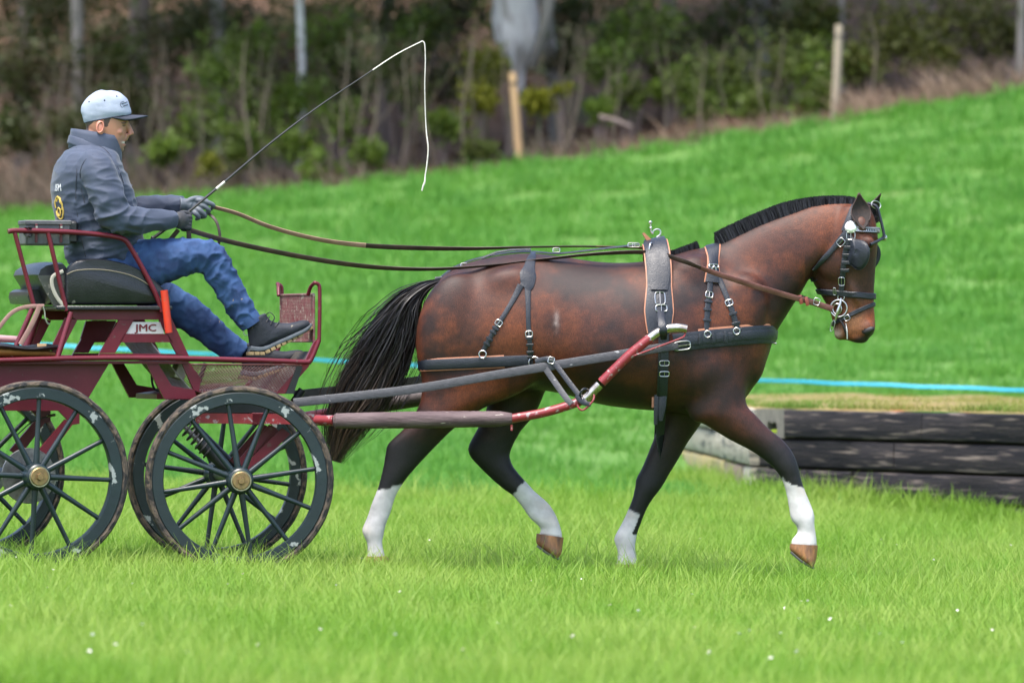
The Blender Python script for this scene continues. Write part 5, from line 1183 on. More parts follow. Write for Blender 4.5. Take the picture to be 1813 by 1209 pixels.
# ---- foot well of expanded metal
def mesh_panel(c00, c10, c11, c01, cell, r, name, m):
    """diamond lattice in a quad; cell in metres"""
    c00, c10, c11, c01 = map(Vector, (c00, c10, c11, c01)); Wd = ((c10 - c00).length + (c11 - c01).length) / 2; Hd = ((c01 - c00).length + (c11 - c10).length) / 2
    nu = max(3, int(Wd / cell)); nv = max(3, int(Hd / cell)); mb = MB()
    def q(a, b): a /= nu; b /= nv; return c00 * (1 - a) * (1 - b) + c10 * a * (1 - b) + c11 * a * b + c01 * (1 - a) * b
    for s in (1, -1):
        for k in range(-nv, nu + nv + 1):
            a0, b0 = (k, 0); L_ = []
            for j in range(nv + 1):
                a = k + s * j
                if 0 <= a <= nu: L_.append(q(a, j))
            if len(L_) > 1: mb.tube([L_[0], L_[-1]], r, 4, cap=False)
    fr_ = MB();
    o = tag(mb.build(name, m, cg, smooth=False), kind='stuff')
    for a, b in ((c00, c10), (c10, c11), (c11, c01), (c01, c00)): MB().tube([a, b], r * 2.2, 6).build('frame_rod', m, o)
    return o
msh = mat('dark_red_expanded_metal', (.10, .012, .02), (.12, .05, .045), 30, .5, spots=(.22, .17, .15), spot_scale=50, spot_lo=.6, spot_hi=.7)
mshg = mat('grey_expanded_metal', (.34, .32, .31), (.24, .19, .18), 30, .5)
cell = .0155
for v in (-.335, .335):
    mesh_panel(SP(336, 645, v, -.335), SP(541, 646, v, -.335), SP(503, 694, v, -.335), SP(352, 694, v, -.335), cell, .0016, 'mesh_side', msh)
mesh_panel(SP(266, 604, -.25), SP(338, 690, -.25), SP(338, 690, .25), SP(266, 604, .25), cell, .0016, 'mesh_back', mshg)
MB().plate([SP(345, 694, -.33, -.33), SP(503, 694, -.33, -.33), SP(503, 694, .33, -.33), SP(345, 694, .33, -.33)], (0, 0, .008)).build('foot_floor', msh, cg)
for v in (-.34, .32):
    MB().plate([SP(x, y, v, -.34) for x, y in ((258, 642), (279, 642), (304, 683), (344, 690), (350, 706), (291, 706))], t_).build('leg_plate', red, cg)
    MB().plate([SP(x, y, v, -.34) for x, y in ((322, 642), (336, 642), (356, 672), (352, 694), (343, 690))], t_).build('leg_plate', red, cg)
    MB().plate([SP(x, y, v, -.34) for x, y in ((488, 697), (504, 697), (546, 650), (567, 606), (566, 598), (556, 606), (540, 640))], t_).build('dash_strut', red, cg)
    MB().tube(vcat([SP(x, y, v, -.34) for x, y in ((549, 640), (556, 625), (565, 602))], 8), .012, 10).build('dash_bend', red, cg)
    hnd = MB().tube(vcat([SP(x, y, v, -.34) for x, y in ((565, 604), (566, 560), (566, 515), (564, 504), (558, 501)) ] + [SP(558, 501, v * .96, -.34), SP(555, 508, v * .86, -.34), SP(553, 522, v * .78, -.34)], 40), .0095, 10).build('dash_handle', red, cg)
mesh_panel(SP(561, 604, -.29, -.34), SP(561, 521, -.29, -.34), SP(561, 521, .29, -.34), SP(561, 604, .29, -.34), .014, .0028, 'mesh_dash', mat('muddy_red_mesh', (.16, .03, .035), (.20, .12, .10), 25, .6, spots=(.3, .25, .2), spot_scale=30, spot_lo=.6, spot_hi=.66))
MB().plate([SP(500, 693, -.32, -.34), SP(553, 622, -.32, -.34), SP(553, 622, .32, -.34), SP(500, 693, .32, -.34)], RB.f * .006).build('toe_board', mat('muddy_black_rubber', (.02, .018, .016), (.06, .05, .035), 14, .8, .3), cg)
MB().box(SP(317, 657, -.2, -.2), (RB.f * .9 - RB.z * .3) * .028, RB.l * .05, (RB.f * .35 + RB.z) * .036, .004).build('tail_lamp_box', mat('dull_aluminium', (.42, .40, .34), (.3, .28, .2), 14, .4, metal=.5), cg)
MB().tube(vcat([SP(268, 655, .1, .1), SP(270, 680, .1, .1), SP(276, 690, .1, .1), SP(284, 690, .1, .1)], 14), .006, 8).build('step_rod', blkm, cg)
MB().tube([SP(364, 643, -.31, -.31), SP(346, 693, -.31, -.31)], .011, 8).build('strut', blkm, cg)
MB().plate([SP(x, y, -.345, -.345) for x, y in ((526, 648), (536, 648), (520, 697), (506, 697))], t_).build('strut', blkm, cg)
MB().tube([SP(535, 690, -.1, -.1), SP(520, 712, -.1, -.1)], .02, 8).build('dash_mount', blkm, cg)
# ---- undercarriage
pv = Vector((FA.o.x, FA.o.y, FA.pt(424, 717, 0).z))
MB().plate([SP(x, y, -.20, -.34) for x, y in ((291, 698), (350, 690), (470, 700), (470, 711), (291, 707))], RB.l * .4).build('chassis_plate', red, cg)
MB().lathe(pv, (0, 0, 1), [(.03, -.05), (.17, -.05), (.175, -.02), (.175, .02), (.17, .05), (.03, .05)], 32).build('turntable', blkm, cg)
def FP(px, py, v, v0=-.25):
    q = FA.pt(px, py, v0) - FA.o; return FA.L(q.dot(FA.f), v, q.z)
for v in (-.30, .26):
    MB().plate([FP(x, y, v) for x, y in ((345, 731), (566, 733), (566, 751), (345, 749))], FA.l * .04).build('front_bar', redb if v < 0 else red, cg)
    MB().plate([FP(x, y, v * .9) for x, y in ((345, 712), (486, 713), (486, 730.5), (345, 730.5))], FA.l * .05).build('bolster', blkm, cg)
    MB().plate([FP(x, y, v * .8) for x, y in ((500, 757), (514, 768), (446, 838), (430, 826))], FA.l * .02).build('axle_strut', red, cg)
    MB().plate([FP(x, y, v * .7) for x, y in ((478, 752), (490, 757), (432, 826), (420, 818))], FA.l * .02).build('axle_strut', red, cg)
    MB().plate([SP(x, y, v) for x, y in ((112, 742), (126, 750), (80, 812), (62, 800))], t_).build('axle_strut', red, cg)
MB().box(FP(455, 741, 0), FA.f * .03, FA.l * .3, (0, 0, .03), .004).build('cross_bar', red, cg)
a, b = FA.pt(322, 750, -.36), FA.pt(400, 831, -.36)
shk = MB().tube([a + (b - a) * .40, a + (b - a) * .62, a + (b - a) * .64, a + (b - a) * .9, b], [.032, .030, .026, .022, .012], 14).build('damper', blkm, cg)
MB().tube([a - (b - a) * .05, b], .012, 8).build('rod', steel, shk)
ax = (b - a).normalized(); e1 = ax.cross(Vector((0, 1, 0))).normalized(); e2 = ax.cross(e1); hx = []
for i in range(110):
    t = i / 109; an = t * 2 * math.pi * 6.5; hx.append(a + (b - a) * (t * .62) + e1 * (.036 * math.cos(an)) + e2 * (.036 * math.sin(an)))
MB().tube(hx, .0055, 6).build('spring', blkm, shk)
MB().tube([FP(345, 760, .3, .3), FP(420, 835, .3, .3)], .03, 10).build('damper', blkm, cg)
bl = MB().tube(vcat([SP(30, 770, -.2, -.2), SP(60, 745, -.2, -.2), SP(98, 735, -.2, -.2)], 10), .003, 6).build('brake_line', blkm, cg)
MB().tube([SP(84, 737, -.2, -.2), SP(98, 734, -.2, -.2)], .007, 8).build('fitting', steel, bl)
# ---- shafts
def YP(lst): return [P(x, y, Y) for x, y, Y in lst]
shp = [(905, 741, -.415), (960, 731, -.42), (1005, 718, -.42), (1035, 706, -.42), (1052, 690, -.42), (1080, 662, -.42), (1115, 628, -.415), (1148, 601, -.41), (1165, 589, -.405), (1183, 582, -.40), (1202, 580.5, -.40), (1216, 583, -.40)]
full = vcat(YP(shp), 88)
sh = MB().tube(YP([(560, 744, -.31), (592, 744.5, -.37)]), .026, 10).build('shaft', redb, cg)
MB().tube([p for p in full[:34]], .0225, 12).build('tube', redb, sh); MB().tube(full[23:36], .0236, 12).build('clamp', chrome, sh)
MB().tube(full[36:58], [.0245, .024, .0235], 12).build('tube', redb, sh); MB().tube(full[57:], .023, 12).build('tip', chrome, sh)
slv = []; rr = []
for i in range(61):
    t = i / 60; slv.append(P(590 + 317 * t, 745 - 4 * t, -.37 - .045 * t)); rr.append(.037 + .0045 * math.sin(math.pi * t) + .0016 * mnoise.noise(Vector((t * 40, 0, 0))) - (.012 if i == 0 else 0) - .010 * max(0, t - .93) / .07)
MB().tube(slv, rr, 18).build('sleeve', sleeve, sh)
MB().tube(YP([(906, 752, -.44), (906, 762, -.44)]), .006, 8).build('bolt', redb, sh)
MB().tube(vcat(YP([(1108, 634, -.43), (1130, 627, -.43), (1165, 614, -.425), (1205, 599, -.42), (1212, 594, -.41), (1215, 584, -.405)]), 20), .0048, 8).build('brace_rod', redb, sh)
MB().tube(vcat(YP([(1022, 716, -.44), (1026, 724, -.45), (1034, 725, -.45), (1048, 712, -.45), (1052, 702, -.44), (1049, 695, -.43)]), 16), .005, 8).build('staple', redb, sh)
sh2 = MB().tube(YP([(540, 738, .29), (600, 728, .37)]), .026, 10).build('shaft', red, cg)
MB().tube(YP([(600, 728, .37), (680, 716, .385), (760, 703, .41), (880, 690, .415)]), [.034, .038, .038, .03], 14).build('sleeve', darksl, sh2)
MB().tube(vcat(YP([(880, 690, .415), (1000, 668, .42), (1052, 650, .42), (1115, 612, .42), (1148, 586, .41), (1183, 567, .40), (1216, 568, .40)]), 40), .0225, 10).build('tube', redb, sh2)
# ---- traces and holdback straps: part of the harness, run to the carriage
for sg, lift in ((-1, 0), (1, -14)):
    pts = YP([(520, 713 + lift, .27 * sg), (640, 700 + lift, .30 * sg), (750, 686 + lift, .325 * sg), (900, 660 + lift, .335 * sg), (1060, 634 + lift, .335 * sg), (1150, 619 + lift, .325 * sg), (1200, 611 + lift, .30 * sg)])
    pts = vcat(pts, 60); MB().ribbon(pts, [(0, sg, .12)] * 61, .044, .006).build('trace', leag, hn)
p0 = P(956, 640, -.325)
MB().ribbon(vcat(YP([(948, 640, -.318), (960, 637, -.33), (972, 636, -.345), (984, 646, -.355), (1010, 680, -.40), (1036, 713, -.447)]), 20), [(-.2, -1, .2)] * 21, .026, .004).build('holdback_strap', lea, hn)
MB().ribbon(vcat(YP([(960, 644, -.33), (978, 670, -.36), (1002, 704, -.425), (1012, 715, -.443)]), 16), [(-.2, -1, .2)] * 17, .030, .004).build('holdback_strap', leag, hn)
MB().ribbon(vcat(YP([(1020, 700, -.448), (1030, 712, -.452), (1046, 716, -.45)]), 8), [(0, -1, .2)] * 9, .022, .004).build('holdback_loop', lea, hn)
MB().ring(YP([(1036 + 9 * math.cos(a), 701 + 13 * math.sin(a), -.42 + .034 * math.sin(a + .8)) for a in dgr(0, 340, 17)]), .006, 6).build('keeper_loop', lea, hn)
hw = Multi(); buckle(hw, P(976, 638, -.352), (0, -1, .2), (1, 0, -.3), .032, .03, .003); hw.build('buckle', sil, hn)
# tug carrying the shaft tip
MB().ribbon(vcat(YP([(1170, 552, -.345), (1171, 566, -.405), (1173, 578, -.432), (1175, 590, -.43), (1175, 600, -.38)]), 14), [(0, -1, .25)] * 15, [.034, .036, .042, .036, .03], .006).build('tug', lea, hn)
# ================================================================== DRIVER
PF = Frame(RB.pt(190, 470, -.04), 14)
HF = Frame(PF.pt(185, 240, 0), 6)
person = empty('person', PF.L(0, 0, -.1), 'driver in grey blue jacket, jeans, gloves and pale cap sitting on the carriage', 'person')
def finish(mbs, voxel, it, name, m, wrinkle=None, lam=.5, mu=-.4):
    v, f = remesh(mbs, voxel); v = smooth_np(v, f, it, lam, mu)
    if wrinkle:
        me = np_mesh('t', v, f); nn = np.empty(len(v) * 3, np.float32); me.vertex_normals.foreach_get('vector', nn); nn = nn.reshape(-1, 3); bpy.data.meshes.remove(me)
        d = np.array([wrinkle(Vector(p)) for p in v]); v = v + nn * d[:, None]; v = smooth_np(v, f, 1, .4, 0)
    o = link_mesh(name, np_mesh(name, v, f), m, person); return o, v, f
# ---- skin: head, face and neck
skinm = bpy.data.materials.new('skin'); n = nodes_of(skinm); N = n.nodes.new; L = n.links.new
out = N('ShaderNodeOutputMaterial'); b = N('ShaderNodeBsdfPrincipled'); L(b.outputs[0], out.inputs[0]); at = N('ShaderNodeAttribute'); at.attribute_name = 'Col'; L(at.outputs['Color'], b.inputs['Base Color'])
b.inputs['Roughness'].default_value = .5; b.inputs['Subsurface Weight'].default_value = .12; b.inputs['Subsurface Radius'].default_value = (.012, .004, .002)
hd = MB().loft(HF, [(168, 166, 200, 165, .035, 0), (153, 180, 219, 178, .068, 0), (148.5, 200, 225, 199, .078, 0), (150, 213, 226, 213, .079, 0), (152, 224, 224.5, 224, .076, 0), (157, 236, 223, 236, .071, 0),
    (166, 246, 221.5, 247, .064, 0), (177, 256, 220, 257, .054, 0), (190, 264, 218, 265, .042, 0), (199, 269, 212, 270, .026, 0)], n=28, sub=5, p=.93)
nk = MB().loft(HF, [(153, 226, 190, 240, .055, 0), (148, 246, 196, 256, .06, 0), (142, 270, 204, 276, .066, 0), (136, 295, 206, 297, .08, 0), (110, 345, 220, 345, .12, 0), (112, 400, 235, 400, .12, 0)], n=24, sub=4)
ft = MB()
ft.tube([HF.pt(222, 212, 0), HF.pt(226, 221, 0), HF.pt(229.5, 229, 0), HF.pt(232, 236, 0)], [.011, .0115, .0135, .0145], 12, flat=1.05)
ft.tube([HF.pt(226, 240, 0), HF.pt(221, 247, 0)], [.011, .014], 10, flat=1.3)
ft.ellipsoid(HF.pt(233, 236, 0), HF.f * .013, HF.l * .012, HF.z * .010)
for s in (-1, 1):
    ft.ellipsoid(HF.pt(229, 238.5, .011 * s), HF.f * .011, HF.l * .009, HF.z * .007)
    ft.ellipsoid(HF.pt(219, 218, .032 * s), HF.f * .016, HF.l * .026, HF.z * .009)       # brow
    ft.ellipsoid(HF.pt(210, 234, .042 * s), HF.f * .022, HF.l * .022, HF.z * .020)       # cheekbone
ft.ellipsoid(HF.pt(220, 248.5, 0), HF.f * .010, HF.l * .022, HF.z * .0065); ft.ellipsoid(HF.pt(219, 257, 0), HF.f * .011, HF.l * .02, HF.z * .0065); ft.ellipsoid(HF.pt(215, 265, 0), HF.f * .013, HF.l * .02, HF.z * .012)
v, f = remesh([hd, nk, ft], .0042); v = smooth_np(v, f, 7, .5, -.35)
px, py = to_px(v); base = np.tile(np.array([.42, .20, .125]), (len(v), 1))
base = lerp(base, np.array([.52, .19, .13]), .8 * np.exp(-(((px - 232) / 7) ** 2 + ((py - 235) / 6) ** 2)) + .35 * np.exp(-(((px - 212) / 9) ** 2 + ((py - 238) / 8) ** 2)))
base = lerp(base, np.array([.20, .13, .105]), .62 * np.clip((py - 240) / 8, 0, 1) * (px > 196) * np.clip((px - 192) / 10, 0, 1))                   # stubble
base = lerp(base, np.array([.45, .14, .11]), .9 * np.exp(-(((px - 221) / 4) ** 2 + ((py - 249.0) / 2.2) ** 2)) + .9 * np.exp(-(((px - 220) / 4) ** 2 + ((py - 256.5) / 2.4) ** 2)))
base = lerp(base, np.array([.75, .70, .65]), 1.0 * np.exp(-(((px - 219) / 3.5) ** 2 + ((py - 252.3) / 1.5) ** 2)))
base = lerp(base, np.array([.035, .027, .024]), (np.exp(-(((px - 219.5) / 5.5) ** 2 + ((py - 218.0) / 1.8) ** 2)) > .45) * .75)
base = lerp(base, np.array([.05, .032, .026]), (np.exp(-(((px - 219.5) / 3.6) ** 2 + ((py - 222.6) / 1.6) ** 2)) > .45) * .8)
hairz = (px < 166 + np.clip((py - 216) * -1.1, -9, 6)) & (py < 236 - (px - 150) * .2) | ((px > 184) & (px < 195 - (py - 212) * .35) & (py < 226))
base = lerp(base, np.array([.030, .026, .026]), hairz * .9)
me = np_mesh('body', v, f); point_color(me, base); body = link_mesh('body', me, skinm, person)
er = MB(); er.ellipsoid(HF.pt(177.5, 226.5, -.086), HF.f * .020 + HF.z * .006, HF.l * .010, HF.z * .034 - HF.f * .006, 20, 14); er = er.build('ear', None, body)
er.data.materials.append(mat('ear_skin', (.55, .22, .15), (.5, .2, .14), 20, .5)); ei = MB(); ei.ring([HF.pt(177.5 + 5.6 * math.cos(a) - 1.6 * math.sin(a), 225.5 + 9.5 * math.sin(a), -.096) for a in dgr(0, 340, 17)], .0035, 6); ei.build('ear_rim', MATS['ear_skin'], er)
# ---- cap
capm = mat('pale_blue_grey_cotton', (.27, .31, .40), (.33, .37, .46), 12, .85, .15, bscale=220)
capd = mat('navy_cap_cloth', (.022, .027, .042), (.032, .038, .056), 20, .8, .1)
cp = MB().loft(HF, [(149.5, 218, 231.5, 203, .082, 0), (146, 208, 233, 199, .087, 0), (143.5, 197, 231, 190, .089, 0), (147, 183, 226, 177, .086, 0), (157, 171, 219, 169, .074, 0), (168, 163.5, 209, 163, .05, 0), (176, 160.5, 198, 161.5, .022, 0)], n=36, sub=5, p=.95)
for p_ in cp.v: p_ += (p_ - HF.pt(188, 195, 0)).normalized() * (.004 * mnoise.noise(p_ * 22) + .002 * mnoise.noise(p_ * 50))
cap = cp.build('cap', capm, person)
br_ = []; Fc = []; m_ = 15
for i in range(9):
    for k in range(m_):
        s = (k / (m_ - 1)) * 2 - 1; t = i / 8; ext = math.sqrt(max(0, 1 - s * s * .86))
        bx = 224 - 24 * s * s; fx = bx + (262 - 224) * ext ** .8 * 1.0 + 4 * s * s
        x = bx + (fx - bx) * t; y = 203 + 5.5 * s * s + (1.5 + 1.5 * t) + 6.5 * s * s * t * .5
        q = HF.pt(x, y, 0); br_.append(q + HF.l * (s * .084 * (1 - .12 * t)))
for i in range(8):
    for k in range(m_ - 1): Fc.append([i * m_ + k, i * m_ + k + 1, (i + 1) * m_ + k + 1, (i + 1) * m_ + k])
bo = link_mesh('brim', raw_mesh('brim', br_, Fc), capd, cap); sm_ = bo.modifiers.new('t', 'SOLIDIFY'); sm_.thickness = .007; sm_.offset = 0
CB = bvh_of([tuple(q) for q in cp.v], [q for q in cp.f if len(q) == 4])
ey = Multi()
for x, y in ((158, 180.5), (185, 178), (206.5, 171)):
    h_, n_ = cam_hit(CB, x, y)
    if h_: ey.ellipsoid(h_, Vector((.0042, 0, 0)), Vector((0, .003, 0)), Vector((0, 0, .0042)), 10, 6)
ey.ellipsoid(HF.pt(180, 160.5, 0), HF.f * .011, HF.l * .011, HF.z * .004, 12, 6); ey.build('eyelet', capd, cap)
lg = Multi()
def on_cap(pts, r):
    q = [cam_hit(CB, x, y)[0] for x, y in pts]; q = [a - Vector((0, .0015, 0)) for a in q if a is not None]
    if len(q) > 1: lg.tube(q, r, 5)
on_cap([(219.5, 180), (216, 180.8), (213.5, 183), (213, 186), (214.5, 189), (217, 190.6)], .0011)
for y0, x0, x1 in ((184.4, 215.5, 225.5), (189.4, 218, 226.5)):
    on_cap([(x, y0 - (x - 215) * .33 + .5 * math.sin(x * 5)) for x in np.linspace(x0, x1, 12)], .0016)
lg.build('logo', capd, cap)
band = [HF.pt(149.5 + (231.5 - 149.5) * (1 + math.cos(a)) / 2, 218 - 15 * (1 + math.cos(a)) / 2, 0) + HF.l * (.083 * math.sin(a)) for a in dgr(0, 350, 35)]
MB().ring(band, .003, 6).build('band', capd, cap)
# ---- jacket
jk = mat('grey_blue_softshell', (.027, .038, .068), (.038, .052, .088), 7, .72, .12, bscale=260, sheen=.15)
tor = MB().loft(PF, [(140, 252, 205, 262, .075, 0), (124, 262, 209, 272, .13, 0), (107, 278, 211, 286, .195, 0), (96, 302, 219, 304, .222, 0), (91.5, 332, 231, 328, .215, 0), (94, 365, 241, 362, .20, 0), (102, 400, 247, 398, .188, 0), (113, 432, 253, 425, .185, 0), (118, 455, 258, 446, .19, 0), (122, 466, 260, 458, .185, 0)], n=36, sub=5, p=.9)
def limb(pts, r, n=18): return MB().tube(vcat(pts, 30), r, n)
arm1 = limb([PF.pt(160, 288, -.13), PF.pt(172, 300, -.195), PF.pt(187, 340, -.235), PF.pt(203, 383, -.255), PF.pt(240, 391, -.235), PF.pt(280, 390, -.19), PF.pt(311, 389, -.16)], [.07, .088, .086, .079, .064, .052, .042])
arm2 = limb([PF.pt(178, 288, .13), PF.pt(188, 300, .195), PF.pt(205, 338, .24), PF.pt(225, 372, .25), PF.pt(265, 369, .20), PF.pt(300, 363, .13), PF.pt(325, 362, .09)], [.07, .085, .08, .07, .056, .048, .040])
el1, el2 = PF.pt(203, 383, -.255), PF.pt(225, 372, .25)
def wr(p):
    k = math.exp(-((p - el1).length / .16) ** 2) + math.exp(-((p - el2).length / .16) ** 2)
    r1 = 1 - abs(mnoise.noise(Vector((p.x * 9 + p.z * 7, p.y * 6, p.z * 15 - p.x * 6)))); r2 = 1 - abs(mnoise.noise(Vector((p.x * 6, p.y * 5, p.z * 26)) + Vector((3, 1, 2))))
    low = max(0, min(1, (CAMZ + .64 - p.z) / .15)) if (p - PF.o).length < .35 else 0
    return (r1 ** 4 - .3) * (.005 + .015 * k) + (r2 ** 4 - .3) * (.0025 + .010 * low + .006 * k)
jo, jv, jf = finish([tor, arm1, arm2], .0065, 14, 'jacket', jk, wr, .55, -.3)
JB = bvh_of(jv, jf)
def collar(z0, z1, w0, w1, nm, grow, back0, back1, fr0, fr1):
    V = []; Fc = []; k = 40; rows = 6
    for i in range(rows):
        t = i / (rows - 1); fx = fr0[0] + (fr1[0] - fr0[0]) * t; bx = back0[0] + (back1[0] - back0[0]) * t; fy = fr0[1] + (fr1[1] - fr0[1]) * t; by = back0[1] + (back1[1] - back0[1]) * t
        hw_ = w0 + (w1 - w0) * t + .004 * math.sin(t * math.pi)
        for j in range(k):
            a = 2 * math.pi * j / k; c = (1 + math.cos(a)) / 2; q = HF.pt(bx + (fx - bx) * c, by + (fy - by) * c, 0)
            V.append(q + HF.l * (math.sin(a) * hw_) + HF.z * .003 * mnoise.noise(Vector((a * 2, t * 3, 0))))
    for i in range(rows - 1):
        for j in range(k): Fc.append([i * k + j, i * k + (j + 1) % k, (i + 1) * k + (j + 1) % k, (i + 1) * k + j])
    o = link_mesh(nm, raw_mesh(nm, V, Fc), jk, jo); s_ = o.modifiers.new('t', 'SOLIDIFY'); s_.thickness = .009; s_.offset = 0; return o
collar(0, 0, .098, .083, 'collar', 0, (122, 262), (127, 228), (214, 290), (215, 243))
collar(0, 0, .104, .092, 'collar_fold', 0, (120, 254), (123.5, 240), (213, 296), (214, 272))
MB().tube(vcat([(cam_hit(JB, x, y)[0] or PF.pt(x, y, -.1)) for x, y in ((135, 262), (136, 300), (134, 340), (137, 380), (145, 425), (152, 455))], 30), .0022, 5).build('seam', capd, jo)
MB().tube(vcat([(cam_hit(JB, x, y)[0] or PF.pt(x, y, -.1)) for x, y in ((165, 274), (150, 285), (142, 305), (144, 335), (150, 360))], 24), .002, 5).build('seam', capd, jo)
MB().tube(vcat([(cam_hit(JB, x, y)[0] or PF.pt(x, y, -.1)) for x, y in ((172, 257), (185, 264), (196, 276), (210, 300), (219, 325))], 24), .0022, 5).build('seam', capd, jo)
# lettering and emblem across the back
def on_back(x, y, z0):
    q = PF.L(0, x, 0); o_ = Vector((q.x, q.y, z0 + y)) - PF.f * 1.2; h = JB.ray_cast(o_, PF.f); return (h[0] - PF.f * .003) if h[0] is not None else None
zt = PF.pt(100, 333, -.1).z; tm = text_mesh('ISM', .05); okv = True
for v_ in tm.vertices:
    q = on_back(-.098 - v_.co.x * .7, v_.co.y, zt)
    v_.co = q if q is not None else PF.L(-.2, -.1, .3)
tm.materials.append(mat('white_print', (.75, .75, .77), None, 10, .6)); link_mesh('lettering', tm, None, jo, smooth=False)
ze = PF.pt(104, 368, -.1).z; gold = mat('gold_print', (.55, .38, .08), None, 10, .6)
em = Multi()
for k_, ring_ in enumerate(([(.030 * math.cos(a), .055 * math.sin(a)) for a in dgr(0, 345, 23)], [(.012 * math.cos(a) + .004, .02 * math.sin(a) - .02) for a in dgr(0, 345, 15)], [(.02 * math.cos(a) - .012, .03 * math.sin(a) + .02) for a in dgr(20, 300, 15)])):
    q = [on_back(-.085 + x * .9, y, ze) for x, y in ring_]; q = [a for a in q if a is not None]
    if len(q) > 3: em.tube(q, .004, 6)
em.build('emblem', gold, jo)
pa = [on_back(-.085 + .03 * .9 * math.cos(a), .055 * math.sin(a), ze) for a in dgr(0, 345, 23)]; pa = [a for a in pa if a is not None]
if len(pa) > 5: MB().plate([a + PF.f * .001 for a in pa], PF.f * .004).build('emblem_patch', mat('black_print', (.015, .015, .014), None, 10, .7), jo)
# ---- jeans
jm = bpy.data.materials.new('blue_denim'); n = nodes_of(jm); N = n.nodes.new; L = n.links.new
out = N('ShaderNodeOutputMaterial'); b = N('ShaderNodeBsdfPrincipled'); L(b.outputs[0], out.inputs[0]); tc = N('ShaderNodeTexCoord')
n1 = N('ShaderNodeTexNoise'); n1.inputs['Scale'].default_value = 9; n1.inputs['Detail'].default_value = 6; L(tc.outputs['Object'], n1.inputs[0])
r1 = N('ShaderNodeMapRange'); r1.inputs[1].default_value = .38; r1.inputs[2].default_value = .66; L(n1.outputs[0], r1.inputs[0])
m1 = N('ShaderNodeMix'); m1.data_type = 'RGBA'; m1.inputs[6].default_value = (.010, .030, .095, 1); m1.inputs[7].default_value = (.040, .095, .230, 1); L(r1.outputs[0], m1.inputs[0])
n2 = N('ShaderNodeTexNoise'); n2.inputs['Scale'].default_value = 22; n2.inputs['Detail'].default_value = 4; L(tc.outputs['Object'], n2.inputs[0]); r2 = N('ShaderNodeMapRange'); r2.inputs[1].default_value = .70; r2.inputs[2].default_value = .73; L(n2.outputs[0], r2.inputs[0])
m2 = N('ShaderNodeMix'); m2.data_type = 'RGBA'; L(r2.outputs[0], m2.inputs[0]); L(m1.outputs[2], m2.inputs[6]); m2.inputs[7].default_value = (.22, .17, .11, 1); L(m2.outputs[2], b.inputs['Base Color'])
n3 = N('ShaderNodeTexNoise'); n3.inputs['Scale'].default_value = 320; L(tc.outputs['Object'], n3.inputs[0]); bp = N('ShaderNodeBump'); bp.inputs['Strength'].default_value = .15; bp.inputs['Distance'].default_value = .004; L(n3.outputs[0], bp.inputs['Height']); L(bp.outputs[0], b.inputs['Normal'])
b.inputs['Roughness'].default_value = .85
leg1 = MB().loft(PF, [(205, 425, 215, 520, .10, -.08), (250, 424, 262, 512, .095, -.11), (300, 422, 308, 496, .088, -.13), (345, 422, 345, 482, .08, -.145), (385, 430, 362, 486, .075, -.15), (406, 460, 378, 512, .068, -.15), (426, 498, 392, 536, .064, -.15), (446, 534, 410, 562, .058, -.15), (460, 558, 426, 582, .055, -.15)], n=26, sub=5, p=.95)
leg2 = MB().loft(PF, [(205, 440, 215, 520, .10, .08), (270, 480, 255, 550, .09, .10), (320, 512, 300, 572, .08, .11), (350, 530, 330, 590, .072, .11), (385, 562, 358, 608, .064, .11), (415, 590, 385, 628, .058, .11), (440, 612, 412, 644, .054, .11)], n=26, sub=5, p=.95)
hip = MB().loft(PF, [(125, 440, 235, 430, .17, 0), (130, 480, 250, 478, .19, 0), (140, 520, 250, 520, .17, 0)], n=28, sub=4)
kn = PF.pt(372, 470, -.15); ak = PF.pt(435, 560, -.15)
def wj(p):
    k = math.exp(-((p - kn).length / .12) ** 2) + math.exp(-((p - ak).length / .10) ** 2); r1 = 1 - abs(mnoise.noise(Vector((p.x * 14 - p.z * 5, p.y * 7, p.z * 12 + p.x * 8)))); r2 = 1 - abs(mnoise.noise(Vector((p.x * 22, p.y * 9, p.z * 22)) + Vector((5, 5, 5))))
    return (r1 ** 4 - .3) * (.007 + .013 * k) + (r2 ** 4 - .3) * (.0035 + .008 * k)
jn, _, _ = finish([leg1, leg2, hip], .0065, 10, 'jeans', jm, wj)
cf = MB(); cf.loft(PF, [(453, 547, 417, 574, .0595, -.15), (463, 563, 429, 586, .0585, -.15)], n=26, sub=3); cf.build('cuff', jm, jn)
